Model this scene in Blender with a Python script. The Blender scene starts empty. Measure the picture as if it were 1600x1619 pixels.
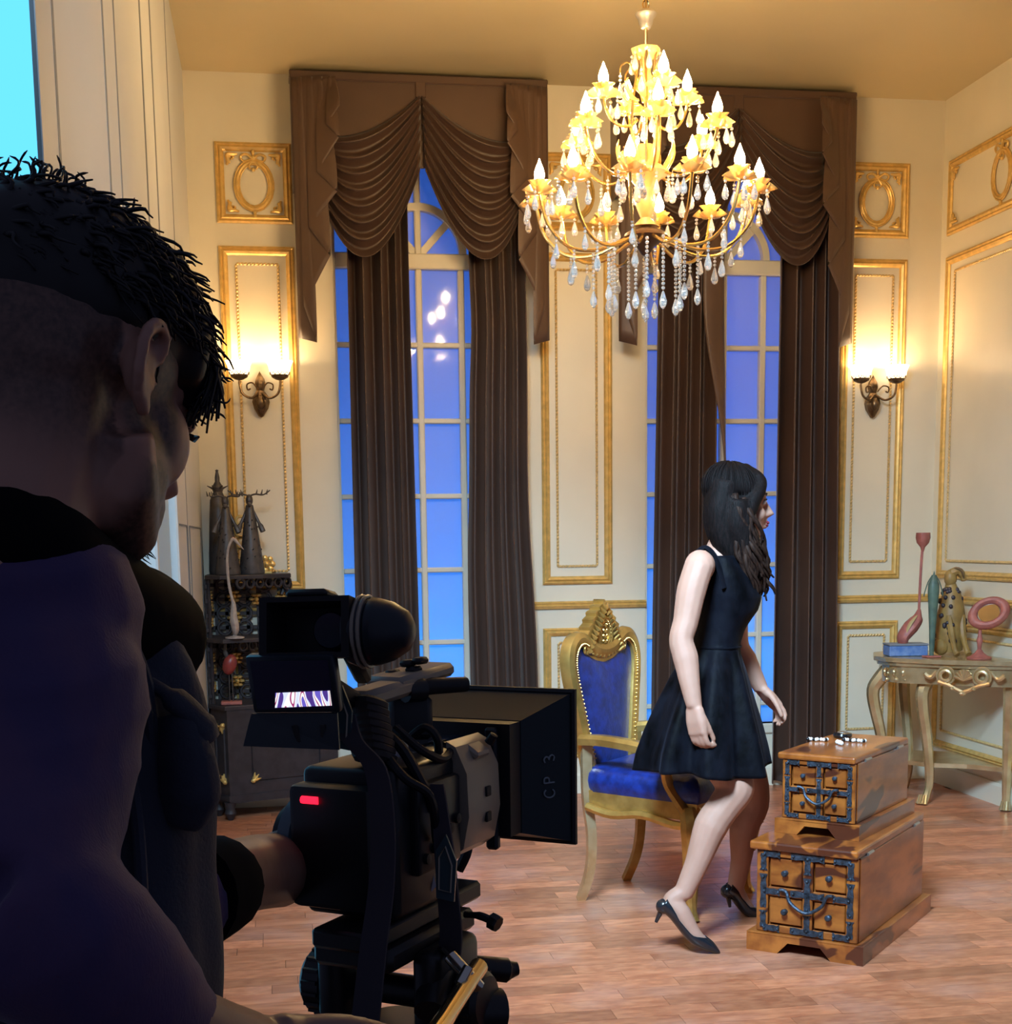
import bpy, bmesh, math, random
from mathutils import Vector, Matrix
random.seed(7)
scene = bpy.context.scene
col = scene.collection
PI = math.pi
# ------------------------------------------------------------------ camera
FPX, CX, CY, EYE = 2200.0, 800.0, 1172.0, 1.35
_psi, _th, _rho = (math.radians(a) for a in (9.33, 8.272, .753))
FWD = Vector((math.sin(_psi)*math.cos(_th), math.cos(_psi)*math.cos(_th), -math.sin(_th)))
_r = Vector((math.cos(_psi), -math.sin(_psi), 0)); _d = FWD.cross(_r)
RGT = math.cos(_rho)*_r + math.sin(_rho)*_d
DWN = -math.sin(_rho)*_r + math.cos(_rho)*_d
EYEP = Vector((0, 0, EYE))
cam = bpy.data.cameras.new('camera'); camo = bpy.data.objects.new('camera', cam); col.objects.link(camo)
cam.sensor_fit = 'HORIZONTAL'; cam.sensor_width = 36.0; cam.lens = 36.0*FPX/1600
cam.shift_y = (CY-809.5)/1600; cam.clip_start = .05
m = Matrix((RGT, -DWN, -FWD)).transposed().to_4x4(); m.translation = EYEP
camo.matrix_world = m
scene.camera = camo
# ------------------------------------------------------------------ world, lights, exposure
w = bpy.data.worlds.new('studio'); scene.world = w; w.use_nodes = True
w.node_tree.nodes['Background'].inputs[0].default_value = (.14, .16, .28, 1)
w.node_tree.nodes['Background'].inputs[1].default_value = .34
scene.view_settings.view_transform = 'Standard'; scene.view_settings.look = 'None'
scene.view_settings.exposure = 0.45; scene.view_settings.gamma = 1.0
scene.view_settings.use_curve_mapping = False

def area(name, loc, target, sx, sy, power, color, spread=180):
    l = bpy.data.lights.new(name, 'AREA'); l.shape = 'RECTANGLE'; l.size = sx; l.size_y = sy
    l.energy = power; l.color = color; l.spread = math.radians(spread)
    o = bpy.data.objects.new(name, l); col.objects.link(o); o.location = loc
    o.rotation_euler = (Vector(target)-Vector(loc)).to_track_quat('-Z', 'Y').to_euler()
    return o
# the film set's cool soft light, rigged high at the open front left of the set
area('soft_light', (.05, 2.0, 3.45), (1.75, 5.1, .3), .9, .9, 60, (.50, .76, 1.0), 72)

# ------------------------------------------------------------------ pixel helpers (points at their own real distance)
def ray(px, py): return FWD + RGT*((px-CX)/FPX) + DWN*((py-CY)/FPX)
def aty(px, py, Y): d = ray(px, py); return EYEP + d*(Y/d.y)
def atx(px, py, X): d = ray(px, py); return EYEP + d*(X/d.x)
def atz(px, py, Z): d = ray(px, py); return EYEP + d*((Z-EYE)/d.z)
def atd(px, py, t): return EYEP + ray(px, py)*t

# ------------------------------------------------------------------ mesh builder
class MB:
    def __init__(s, M=None): s.bm = bmesh.new(); s.M = M or Matrix()
    def vs(s, pts): return [s.bm.verts.new(s.M @ Vector(p)) for p in pts]
    def face(s, v):
        try: return s.bm.faces.new(v)
        except ValueError: return None
    def box(s, c, size, rot=None, bev=0, seg=1):
        c = Vector(c); h = Vector(size)/2; R = rot.to_matrix() if hasattr(rot, 'to_matrix') else (rot or Matrix.Identity(3))
        co = [c + R @ Vector((x*h.x, y*h.y, z*h.z)) for x in (-1, 1) for y in (-1, 1) for z in (-1, 1)]
        v = s.vs(co)
        fs = [s.face([v[i] for i in q]) for q in ((0,1,3,2), (4,6,7,5), (0,4,5,1), (2,3,7,6), (0,2,6,4), (1,5,7,3))]
        if bev:
            es = list({e for f in fs for e in f.edges})
            bmesh.ops.bevel(s.bm, geom=es, offset=bev, segments=seg, affect='EDGES', profile=.5)
        return s
    def bar(s, a, b, wx, wz, bev=0, up=(0, 0, 1)):
        a = Vector(a); b = Vector(b); d = b-a; y = d.normalized(); u = Vector(up)
        x = y.cross(u)
        if x.length < 1e-4: x = y.cross(Vector((1, 0, 0)))
        x.normalize(); z = x.cross(y)
        return s.box((a+b)/2, (wx, d.length, wz), Matrix((x, y, z)).transposed(), bev)
    def rings(s, rings, close=False, cap=True):
        R = [s.vs(r) for r in rings]; n = len(R[0])
        for i in range(len(R)-(0 if close else 1)):
            a, b = R[i], R[(i+1) % len(R)]
            for k in range(n): s.face([a[k], a[(k+1) % n], b[(k+1) % n], b[k]])
        if cap and not close and n > 2: s.face(R[0][::-1]); s.face(R[-1])
        return s
    def lathe(s, prof, n=16, loc=(0, 0, 0), R=None, cap=True, lobes=0, amp=0):
        loc = Vector(loc); R = R or Matrix.Identity(3); out = []
        for r, z in prof:
            out.append([loc + R @ Vector((max(r, 1e-4)*(1+amp*math.cos(lobes*2*PI*k/n))*math.cos(2*PI*k/n), max(r, 1e-4)*(1+amp*math.cos(lobes*2*PI*k/n))*math.sin(2*PI*k/n), z)) for k in range(n)])
        return s.rings(out, cap=cap)
    def tube(s, pts, r, n=8, close=False, cap=True, flat=1.0, up=None):
        pts = [Vector(p) for p in pts]; N = len(pts); rr = r if isinstance(r, (list, tuple)) else [r]*N
        out = []; x = None
        for i in range(N):
            t = (pts[(i+1) % N]-pts[i-1]) if close else (pts[min(i+1, N-1)]-pts[max(i-1, 0)])
            if t.length < 1e-9: t = Vector((0, 0, 1))
            t.normalize()
            if up is not None: x = Vector(up).cross(t)
            elif x is None:
                x = t.cross(Vector((0, 0, 1)))
                if x.length < .1: x = t.cross(Vector((1, 0, 0)))
            else: x = x - t*x.dot(t)
            if x.length < 1e-6: x = t.orthogonal()
            x.normalize(); y = t.cross(x)
            out.append([pts[i] + rr[i]*(math.cos(2*PI*k/n)*x + flat*math.sin(2*PI*k/n)*y) for k in range(n)])
        return s.rings(out, close, cap)
    def sweep(s, prof, pts, up, close=False):
        """2-D profile (a along side, b along up) swept along a path with mitred corners"""
        pts = [Vector(p) for p in pts]; N = len(pts); up = Vector(up).normalized(); out = []
        for i in range(N):
            def sd(t): return t.normalized().cross(up)
            if close or 0 < i < N-1:
                s0 = sd(pts[i]-pts[i-1]); s1 = sd(pts[(i+1) % N]-pts[i]); b = s0+s1; b = b/(b.length_squared/2) if b.length > 1e-6 else s0
            elif i == 0: b = sd(pts[1]-pts[0])
            else: b = sd(pts[i]-pts[i-1])
            out.append([pts[i] + b*a + up*c for a, c in prof])
        return s.rings(out, close)
    def grid(s, fn, nu, nv, cu=False, cv=False):
        V = [s.vs([fn(i/(nu if cu else nu-1), j/(nv if cv else nv-1)) for j in range(nv)]) for i in range(nu)]
        for i in range(nu if cu else nu-1):
            for j in range(nv if cv else nv-1):
                s.face([V[i][j], V[(i+1) % nu][j], V[(i+1) % nu][(j+1) % nv], V[i][(j+1) % nv]])
        return s
    def ball(s, c, r, nu=12, nv=8, R=None):
        c = Vector(c); r = (r, r, r) if isinstance(r, (int, float)) else r; R = R or Matrix.Identity(3); out = []
        for j in range(1, nv):
            p = PI*j/nv
            out.append([c + R @ Vector((r[0]*math.sin(p)*math.cos(2*PI*k/nu), r[1]*math.sin(p)*math.sin(2*PI*k/nu), -r[2]*math.cos(p))) for k in range(nu)])
        a = s.vs([c + R @ Vector((0, 0, -r[2]))])[0]; b = s.vs([c + R @ Vector((0, 0, r[2]))])[0]
        V = [s.vs(o) for o in out]
        for i in range(len(V)-1):
            for k in range(nu): s.face([V[i][k], V[i][(k+1) % nu], V[i+1][(k+1) % nu], V[i+1][k]])
        for k in range(nu): s.face([a, V[0][(k+1) % nu], V[0][k]]); s.face([b, V[-1][k], V[-1][(k+1) % nu]])
        return s
    def torus(s, c, R0, r, n=24, m_=8, R=None, sx=1, sz=1):
        c = Vector(c); R = R or Matrix.Identity(3)
        return s.rings([[c + R @ Vector((sx*(R0+r*math.cos(2*PI*k/m_))*math.cos(2*PI*i/n), sz*(R0+r*math.cos(2*PI*k/m_))*math.sin(2*PI*i/n), r*math.sin(2*PI*k/m_))) for k in range(m_)] for i in range(n)], close=True)
    def prism(s, outline, d, R=None, loc=(0, 0, 0), bev=0):
        """outline in local xy extruded d along local z"""
        loc = Vector(loc); R = R or Matrix.Identity(3)
        a = s.vs([loc + R @ Vector((x, y, 0)) for x, y in outline]); b = s.vs([loc + R @ Vector((x, y, d)) for x, y in outline])
        n = len(a); fs = [s.face(a[::-1]), s.face(b)]
        for i in range(n): fs.append(s.face([a[i], a[(i+1) % n], b[(i+1) % n], b[i]]))
        if bev:
            es = [e for e in fs[1].edges]
            bmesh.ops.bevel(s.bm, geom=es, offset=bev, segments=2, affect='EDGES', profile=.5)
        return s
    def mesh(s, name, mat, smooth=True, ang=38, merge=0):
        if merge: bmesh.ops.remove_doubles(s.bm, verts=s.bm.verts, dist=merge)
        bmesh.ops.recalc_face_normals(s.bm, faces=s.bm.faces)
        me = bpy.data.meshes.new(name); s.bm.to_mesh(me); s.bm.free()
        if mat: me.materials.append(mat)
        if smooth:
            for p in me.polygons: p.use_smooth = True
            try: me.set_sharp_from_angle(angle=math.radians(ang))
            except Exception: pass
        return me
    def build(s, name, mat, parent=None, smooth=True, ang=38, label=None, cat=None, group=None, kind=None, merge=0):
        return put(name, s.mesh(name, mat, smooth, ang, merge), parent, label=label, cat=cat, group=group, kind=kind)

def tag(o, label=None, cat=None, group=None, kind=None):
    if label: o['label'] = label
    if cat: o['category'] = cat
    if group: o['group'] = group
    if kind: o['kind'] = kind
    return o
def put(name, me, parent=None, M=None, **k):
    o = bpy.data.objects.new(name, me); col.objects.link(o)
    if parent is not None: o.parent = parent
    if M is not None: o.matrix_basis = M
    return tag(o, **k)
def empty(name, M=None, **k):
    o = bpy.data.objects.new(name, None); col.objects.link(o); o.empty_display_size = .1
    if M is not None: o.matrix_basis = M if isinstance(M, Matrix) else Matrix.Translation(M)
    return tag(o, **k)
def copy_tree(o, parent=None):
    c = o.copy(); col.objects.link(c); c.parent = parent
    for ch in list(o.children): copy_tree(ch, c)
    return c
def frame(loc, x, y=None, z=(0, 0, 1)):
    """matrix with local x axis x, z axis z"""
    z = Vector(z).normalized(); x = Vector(x); x = (x - z*x.dot(z)).normalized(); y = z.cross(x)
    M = Matrix((x, y, z)).transposed().to_4x4(); M.translation = Vector(loc); return M
def rotz(a): return Matrix.Rotation(a, 4, 'Z')
def bez(pts, n=12):
    """Catmull-Rom through points"""
    P = [Vector(p) for p in pts]; out = []
    for i in range(len(P)-1):
        p0 = P[max(i-1, 0)]; p1 = P[i]; p2 = P[i+1]; p3 = P[min(i+2, len(P)-1)]
        for k in range(n):
            t = k/n
            out.append(.5*((2*p1)+(p2-p0)*t+(2*p0-5*p1+4*p2-p3)*t*t+(3*p1-p0-3*p2+p3)*t**3))
    out.append(P[-1]); return out
def lerp(a, b, t): return a+(b-a)*t
def interp(x, xs, ys):
    if x <= xs[0]: return ys[0]
    for i in range(len(xs)-1):
        if x <= xs[i+1]: return lerp(ys[i], ys[i+1], (x-xs[i])/(xs[i+1]-xs[i]))
    return ys[-1]
def sm(x): x = max(0, min(1, x)); return x*x*(3-2*x)

# ------------------------------------------------------------------ materials
def mat(name, color, rough=.5, metal=0.0, var=0.0, vscale=8.0, color2=None, bump=0.0, bscale=40.0, coat=0, sheen=0, emit=None, estr=0, trans=0, spec=None, stretch=None, island=0.0, detail=3):
    m = bpy.data.materials.new(name); m.use_nodes = True; nt = m.node_tree; N = nt.nodes; L = nt.links
    b = N['Principled BSDF']; b.inputs['Base Color'].default_value = (*color, 1); b.inputs['Roughness'].default_value = rough; b.inputs['Metallic'].default_value = metal
    if coat: b.inputs['Coat Weight'].default_value = coat; b.inputs['Coat Roughness'].default_value = .12
    if sheen: b.inputs['Sheen Weight'].default_value = sheen; b.inputs['Sheen Roughness'].default_value = .4
    if spec is not None: b.inputs['Specular IOR Level'].default_value = spec
    if trans: b.inputs['Transmission Weight'].default_value = trans
    if emit: b.inputs['Emission Color'].default_value = (*emit, 1); b.inputs['Emission Strength'].default_value = estr
    if var or bump or island or color2:
        tc = N.new('ShaderNodeTexCoord'); mp = N.new('ShaderNodeMapping'); L.new(tc.outputs['Object'], mp.inputs[0])
        if stretch: mp.inputs['Scale'].default_value = stretch
    if var or color2:
        nz = N.new('ShaderNodeTexNoise'); nz.inputs['Scale'].default_value = vscale; nz.inputs['Detail'].default_value = detail; L.new(mp.outputs[0], nz.inputs[0])
        rp = N.new('ShaderNodeValToRGB'); L.new(nz.outputs[0], rp.inputs[0])
        c2 = color2 or tuple(c*(1-var) for c in color)
        rp.color_ramp.elements[0].position = .35; rp.color_ramp.elements[1].position = .65
        rp.color_ramp.elements[0].color = (*c2, 1); rp.color_ramp.elements[1].color = (*color, 1)
        L.new(rp.outputs[0], b.inputs['Base Color'])
        if island:
            gi = N.new('ShaderNodeNewGeometry'); oi = N.new('ShaderNodeObjectInfo'); ad = N.new('ShaderNodeMath'); ad.operation = 'ADD'
            L.new(gi.outputs['Random Per Island'], ad.inputs[0]); L.new(oi.outputs['Random'], ad.inputs[1])
            fr = N.new('ShaderNodeMath'); fr.operation = 'FRACT'; L.new(ad.outputs[0], fr.inputs[0])
            mr = N.new('ShaderNodeMapRange'); mr.inputs[3].default_value = 1-island; mr.inputs[4].default_value = 1+island; L.new(fr.outputs[0], mr.inputs[0])
            hs = N.new('ShaderNodeHueSaturation'); L.new(mr.outputs[0], hs.inputs['Value']); L.new(rp.outputs[0], hs.inputs['Color']); L.new(hs.outputs[0], b.inputs['Base Color'])
            of = N.new('ShaderNodeVectorMath'); of.operation = 'ADD'; L.new(mp.outputs[0], of.inputs[0])
            mu = N.new('ShaderNodeMath'); mu.operation = 'MULTIPLY'; mu.inputs[1].default_value = 37.0; L.new(fr.outputs[0], mu.inputs[0]); L.new(mu.outputs[0], of.inputs[1]); L.new(of.outputs[0], nz.inputs[0])
    if bump:
        n2 = N.new('ShaderNodeTexNoise'); n2.inputs['Scale'].default_value = bscale; n2.inputs['Detail'].default_value = 4; L.new(mp.outputs[0], n2.inputs[0])
        bp = N.new('ShaderNodeBump'); bp.inputs['Strength'].default_value = bump; bp.inputs['Distance'].default_value = .01; L.new(n2.outputs[0], bp.inputs['Height']); L.new(bp.outputs[0], b.inputs['Normal'])
    return m
MT = dict(
    wall=mat('cream_paint', (.76, .71, .57), .38, var=.06, vscale=3, bump=.03, bscale=60),
    ceil=mat('ceiling_paint', (.60, .50, .30), .5, var=.07, vscale=1.5),
    leftwall=mat('grey_white_paint', (.58, .59, .58), .5, var=.06, vscale=2),
    gold=mat('gold_paint', (.80, .53, .17), .34, metal=.35, var=.22, vscale=30, bump=.05, bscale=90),
    goldrope=mat('gold_rope', (.80, .58, .26), .4, metal=.25, var=.22, vscale=60),
    oldgold=mat('antique_gold', (.66, .43, .13), .3, metal=.75, color2=(.46, .28, .075), vscale=14, bump=.08, bscale=70),
    champ=mat('champagne_gold', (.72, .58, .34), .25, metal=.7, color2=(.54, .40, .20), vscale=12, bump=.06, bscale=60),
    white=mat('white_window_paint', (.72, .68, .56), .45, var=.05),
    plank=mat('laminate_plank', (.56, .222, .110), .34, color2=(.39, .130, .062), vscale=5, stretch=(1.2, 9, 9), island=.24, bump=.03, bscale=30, detail=6),
    dust=mat('subfloor', (.10, .04, .02), .8),
    brass=mat('polished_brass', (.80, .52, .16), .18, metal=1),
    dark=mat('dark_line', (.13, .15, .17), .6),
    black=mat('black_plastic', (.010, .013, .016), .42),
    blackgloss=mat('gloss_black', (.008, .008, .01), .15, coat=.3),
    steel=mat('grey_metal', (.45, .42, .38), .35, metal=.9),
)

def dusty(m_):
    """pale dust worn into the boards in broad patches"""
    nt = m_.node_tree; N = nt.nodes; L = nt.links; b = N['Principled BSDF']; src = b.inputs['Base Color'].links[0].from_socket
    g = N.new('ShaderNodeNewGeometry'); nz = N.new('ShaderNodeTexNoise'); nz.inputs['Scale'].default_value = 2.6; nz.inputs['Detail'].default_value = 5; L.new(g.outputs['Position'], nz.inputs[0])
    mr = N.new('ShaderNodeMapRange'); mr.inputs[1].default_value = .50; mr.inputs[2].default_value = .72; mr.inputs[3].default_value = 0; mr.inputs[4].default_value = .26; L.new(nz.outputs[0], mr.inputs[0])
    mx = N.new('ShaderNodeMix'); mx.data_type = 'RGBA'; mx.inputs[7].default_value = (.62, .46, .42, 1); L.new(mr.outputs[0], mx.inputs[0]); L.new(src, mx.inputs[6]); L.new(mx.outputs[2], b.inputs['Base Color'])
dusty(MT['plank'])
# ================================================================== the room
D, XL, XR, ZC = 7.173, -0.343, 3.545, 3.58
def struct(name, mb, m_, label=None, parent=None, smooth=False):
    return mb.build(name, m_, parent, smooth=smooth, label=label, kind='structure' if parent is None else None)
W1, W2 = (.343, 1.197), (1.935, 2.789)          # window openings in the back wall
ZS, ZT = .34, 3.25                              # sill and head
# ---- floor: subfloor slab with planks as parts
fl = struct('floor', MB().box((1.2, 2.6, -.03), (6.4, 9.6, .05)), MT['dust'], 'reddish brown wood strip floor')
PW, RH = .0845, .004
pm = MB().box((.5, 0, 0), (1, PW-.0016, RH)).mesh('plank', MT['plank'], smooth=False)
rows = []
y = D-.02-PW/2
while y > 1.9:
    x = XL+.02 - random.random()*.3; 
    if y < 2.4: x -= 1.0
    while x < 3.52:
        ln = random.choice((.30, .34, .38, .42, .46))
        x0 = max(x, XL+.01 if y >= 2.4 else -1.2); x1 = min(x+ln, 3.53)
        if x1-x0 > .02: rows.append((x0, x1, y))
        x += ln
    y -= PW
def plank_seen(r):
    p = Vector(((r[0]+r[1])/2, r[2], 0))-EYEP; z = p.dot(FWD); px = CX+FPX*p.dot(RGT)/z; py = CY+FPX*p.dot(DWN)/z
    vis = 300 < px < 1680 and py < 1700 and not (440 < px < 740 and py > 1100)
    return (0 if vis else 1, -py)
rows.sort(key=plank_seen)
for x0, x1, y in rows[:300]:
    o = put('plank', pm, fl, Matrix.Translation((x0, y, RH/2-.004)) @ Matrix.Diagonal((x1-x0-.0012, 1, 1, 1)))
mb = MB()
for x0, x1, y in rows[300:]: mb.box(((x0+x1)/2, y, RH/2-.004), (x1-x0-.0012, PW-.0016, RH))
mb.build('plank_field', MT['plank'], fl, smooth=False, kind='stuff')

# ---- ceiling, walls
struct('ceiling', MB().box((1.6, 5.35, ZC+.05), (4.2, 4.3, .1)), MT['ceil'], 'warm cream ceiling')
mb = MB(); T = .16; yc = D+T/2
for x0, x1 in ((XL-.16, W1[0]), (W1[1], W2[0]), (W2[1], XR+.16)): mb.box(((x0+x1)/2, yc, ZC/2), (x1-x0, T, ZC))
for x0, x1 in (W1, W2):
    mb.box(((x0+x1)/2, yc, (ZT+ZC)/2), (x1-x0, T, ZC-ZT)); mb.box(((x0+x1)/2, yc, ZS/2), (x1-x0, T, ZS))
struct('wall_back', mb, MT['wall'], 'cream panelled back wall')
struct('wall_right', MB().box((XR+.08, 5.0, ZC/2), (.16, 4.6, ZC)), MT['wall'], 'cream panelled right wall')
# ---- left wall: grey-white boards, recess shadows laid on as dark strips, a door in it, ending in a free edge near the camera
yb = [2.46, 2.66, 3.52, 3.80, 4.66, 5.10, 5.95, D]
wl = empty('wall_left', kind='structure', label='grey white boarded wall at the left')
mb = MB()
DY0, DY1, DZ = 3.84, 4.62, 2.05
gp = {2.66: .026, 3.52: .034, 3.80: .030, 4.66: .05, 5.10: .05, 5.95: .03}
mb.box((XL-.001, (yb[0]+DY0)/2, ZC/2), (.002, DY0-yb[0], ZC)); mb.box((XL-.001, (DY1+D)/2, ZC/2), (.002, D-DY1, ZC)); mb.box((XL-.001, (DY0+DY1)/2, (DZ+ZC)/2), (.002, DY1-DY0, ZC-DZ))
mb.build('wall_board', MT['leftwall'], wl, smooth=False)
MB().box((XL-.0158, (2.6+D)/2, ZC/2), (.027, D-2.6, ZC-.01)).build('wall_core', MT['dark'], wl, smooth=False)
for y_, g in gp.items():
    z0 = 2.16 if DY0-.1 < y_ < DY1+.15 else .12
    MB().box((XL+.0004, y_, (z0+ZC)/2), (.0008, g, ZC-z0)).build('groove_shadow', MT['dark'], wl, smooth=False)  # thin dark strip painting the shade of a recessed panel edge
mb = MB()
for a, b in ((5.22, 5.86), (6.05, 6.95)):
    for (p, q) in (((a, .25), (b, .25)), ((b, .25), (b, 1.42)), ((b, 1.42), (a, 1.42)), ((a, 1.42), (a, .25))):
        mb.bar((XL+.001, p[0], p[1]), (XL+.001, q[0], q[1]), .006, .006)
mb.build('panel_line', MT['dark'], wl, smooth=False)
dr = empty('door_1', kind='structure', label='pale blue door leaf in white casing')
MB().box((XL-.005, (DY0+DY1)/2, DZ/2), (.05, DY1-DY0, DZ)).build('door_leaf', mat('pale_blue_door', (.42, .60, .74), .45), dr, smooth=False)
mb = MB()
for yy in (DY0-.03, DY1+.05): mb.box((XL+.02, yy, DZ/2), (.05, .06, DZ), bev=.006)
mb.box((XL+.02, (DY0+DY1)/2, DZ+.03), (.05, DY1-DY0+.2, .08), bev=.006)
mb.build('door_casing', MT['leftwall'], dr, smooth=False)
mb = MB()
for z0, z1 in ((.2, .9), (1.05, 1.85)): mb.box((XL+.022, (DY0+DY1)/2, (z0+z1)/2), (.012, .5, z1-z0), bev=.005)
mb.build('door_panel', mat('pale_blue_door_panel', (.40, .58, .73), .45), dr, smooth=False)
# tall bright window in the side room beyond the free edge of the left wall
wn = empty('window_3', kind='structure', label='tall bright cyan window at far left')
WX = -1.75
def pane_light(name, c, s):
    m_ = bpy.data.materials.new(name); m_.use_nodes = True; nt = m_.node_tree; nt.nodes.clear()
    o = nt.nodes.new('ShaderNodeOutputMaterial'); e = nt.nodes.new('ShaderNodeEmission'); e.inputs[0].default_value = (*c, 1); e.inputs[1].default_value = s
    nt.links.new(e.outputs[0], o.inputs[0]); return m_
MB().box((-.92, 3.30, 1.85), (1.06, .02, 3.5)).build('pane', pane_light('sky_lit_pane', (.12, .60, 1.0), 1.05), wn, smooth=False)
mb = MB()
for xx in (-1.48, -.385): mb.box((xx, 3.28, 1.85), (.05, .07, 3.6), bev=.01)
for z in (.06, 3.62): mb.box((-.93, 3.28, z), (1.06, .07, .07), bev=.01)
mb.build('frame', MT['leftwall'], wn, smooth=False)

# ---- baseboards and chair rails (swept profiles)
rail = [(0, -.02), (0, .02), (.012, .02), (.02, .012), (.014, .002), (.022, -.004), (.016, -.016), (.008, -.02)]
ti = [0]
def trim(label):
    ti[0] += 1; return empty('trim_%d' % ti[0], kind='structure', label=label)
def wallseg(t, a, b, z, prof, name, m_, nrm):
    MB().sweep([(-p, q) for p, q in prof] if Vector(b[:2]+(0,)).dot(Vector((1, 0, 0))) is None else prof, [Vector((*a, z)), Vector((*b, z))], (0, 0, 1)).build(name, m_, t, smooth=False)
def rail_run(label, runs, prof, z, m_, name):
    t = trim(label)
    for a, b in runs:
        # side = dir x up must point into the room
        MB().sweep(prof, [Vector((*a, z)), Vector((*b, z))], (0, 0, 1)).build(name, m_, t, smooth=False)
e_ = .002
piers = ((XL, W1[0]-.03), (W1[1]+.03, W2[0]), (W2[1]+.03, XR))
rail_run('gilded chair rail along back wall', [((a, D-e_), (b, D-e_)) for a, b in piers], rail, 1.003, MT['gold'], 'chair_rail')
rail_run('gilded chair rail along right wall', [((XR-e_, D-.02), (XR-e_, 3.0))], rail, 1.003, MT['gold'], 'chair_rail')
bprof = [(0, 0), (0, .11), (.008, .11), (.014, .095), (.016, 0)]
for n_, a, b in (('baseboard_back', (XL, D-e_), (XR, D-e_)), ('baseboard_right', (XR-e_, D-.02), (XR-e_, 3.0))):
    MB().sweep(bprof, [Vector((*a, 0)), Vector((*b, 0))], (0, 0, 1)).build(n_, MT['wall'], None, smooth=False, kind='structure', label='cream baseboard')
# ---- gilded panel mouldings
mould = [(-.021, 0), (-.021, .008), (-.012, .014), (-.006, .009), (.004, .018), (.014, .012), (.021, .004), (.021, 0)]
def rect_frame(t, P, x0, x1, z0, z1, prof, name, m_):
    """P maps (u, z, out) to world"""
    q = [P(x0, z0, 0), P(x0, z1, 0), P(x1, z1, 0), P(x1, z0, 0)]
    n = (P(x0, z0, 1)-P(x0, z0, 0))
    MB().sweep(prof, q, n, close=True).build(name, m_, t, smooth=False)
def rope(t, P, x0, x1, z0, z1, name='rope_moulding'):
    q = [(x0, z0), (x0, z1), (x1, z1), (x1, z0), (x0, z0)]; mb = MB()
    for (a, b), (c, d) in zip(q[:-1], q[1:]):
        L_ = math.hypot(c-a, d-b); n = max(2, int(L_/.017)); pts = []
        du, dz = (c-a)/L_, (d-b)/L_
        for k in range(n):                       # twisted strands as slanted beads
            t0 = (k+.5)/n*L_; cu, cz = a+du*t0, b+dz*t0; h = .0095
            A = P(cu-du*h+dz*-.005, cz-dz*h+du*-.005, .004); B = P(cu+du*h+dz*.005, cz+dz*h+du*.005, .004)
            mb.tube([A, (A+B)/2, B], [.002, .0075, .002], 5)
    mb.build(name, MT['goldrope'], t)
def medallion(t, P, cu, cz, w_, h_):
    """oval wreath frame with bow and pendant, four corner scrolls handled apart"""
    mb = MB(); n = 40
    for rr, tw in ((0, .0085), (.012, .0045), (-.012, .004)):
        pts = [P(cu+(w_+rr)*math.cos(2*PI*k/n), cz+(h_+rr)*math.sin(2*PI*k/n), .008) for k in range(n)]
        mb.tube(pts, [tw*(1+.22*(k % 2)) for k in range(n)], 6, close=True)
    mb.build('oval_wreath', MT['gold'], t)
    mb = MB()
    for sgn in (-1, 1):
        pts = bez([P(cu, cz+h_+.012, .012), P(cu+sgn*.03, cz+h_+.032, .018), P(cu+sgn*.058, cz+h_+.024, .014), P(cu+sgn*.05, cz+h_+.004, .012), P(cu+sgn*.022, cz+h_+.006, .01)], 5)
        mb.tube(pts, [.0075-.003*k/len(pts) for k in range(len(pts))], 6)
        pts = bez([P(cu, cz+h_+.01, .012), P(cu+sgn*.02, cz+h_-.02, .014), P(cu+sgn*.012, cz+h_-.034, .012)], 4); mb.tube(pts, .005, 6)
    mb.ball(P(cu, cz+h_+.02, .012), .011); mb.ball(P(cu, cz+h_+.044, .01), (.008, .008, .016)); mb.ball(P(cu, cz+h_-.035, .01), .01)
    mb.build('bow_ornament', MT['gold'], t)
    mb = MB(); mb.ball(P(cu, cz-h_-.018, .01), .009); mb.tube([P(cu, cz-h_-.02, .008), P(cu, cz-h_-.045, .008)], [.007, .012], 7); mb.build('pendant_ornament', MT['gold'], t)
def corner(t, P, u, z, su, sz, s=1):
    mb = MB()
    pts = bez([P(u+su*.004, z+sz*.07*s, .006), P(u+su*.012, z+sz*.045*s, .01), P(u+su*.010, z+sz*.012*s, .012), P(u+su*.04*s, z+sz*.010*s, .01), P(u+su*.07*s, z+sz*.004, .006)], 5)
    n = len(pts); mb.tube(pts, [.004+.007*math.sin(PI*k/(n-1)) for k in range(n)], 6)
    mb.ball(P(u+su*.022*s, z+sz*.022*s, .01), .011*s); mb.ball(P(u+su*.036*s, z+sz*.034*s, .006), .006*s)
    for a in (.3, .65): mb.ball(P(u+su*.07*a*s, z+sz*(.075*(1-a))*s, .009), .008*s)
    mb.build('corner_ornament', MT['gold'], t)
PB = lambda u, z, o: Vector((u, D-.001-o, z))
PR = lambda u, z, o: Vector((XR-.001-o, u, z))
def pier_panels(P, a, b, nm, inset=.075):
    t = trim('gilded ornament panel high on %s' % nm)
    rect_frame(t, P, a, b, 2.906, 3.239, mould, 'panel_moulding', MT['gold'])
    cu = (a+b)/2; medallion(t, P, cu, 3.062, .082, .108)
    su = 1 if b > a else -1
    for u, s_ in ((a, su), (b, -su)):
        for z, sz in ((2.906, 1), (3.239, -1)): corner(t, P, u+s_*.030, z+sz*.030, s_, sz, .8)
    t = trim('tall gilded panel moulding on %s' % nm)
    rect_frame(t, P, a, b, 1.132, 2.757, mould, 'panel_moulding', MT['gold'])
    i = inset*su; rope(t, P, a+i, b-i, 1.205, 2.695)
    t = trim('low gilded panel moulding on %s' % nm)
    rect_frame(t, P, a, b, .215, .862, mould, 'panel_moulding', MT['gold'])
    rope(t, P, a+i, b-i, .292, .806)
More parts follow.
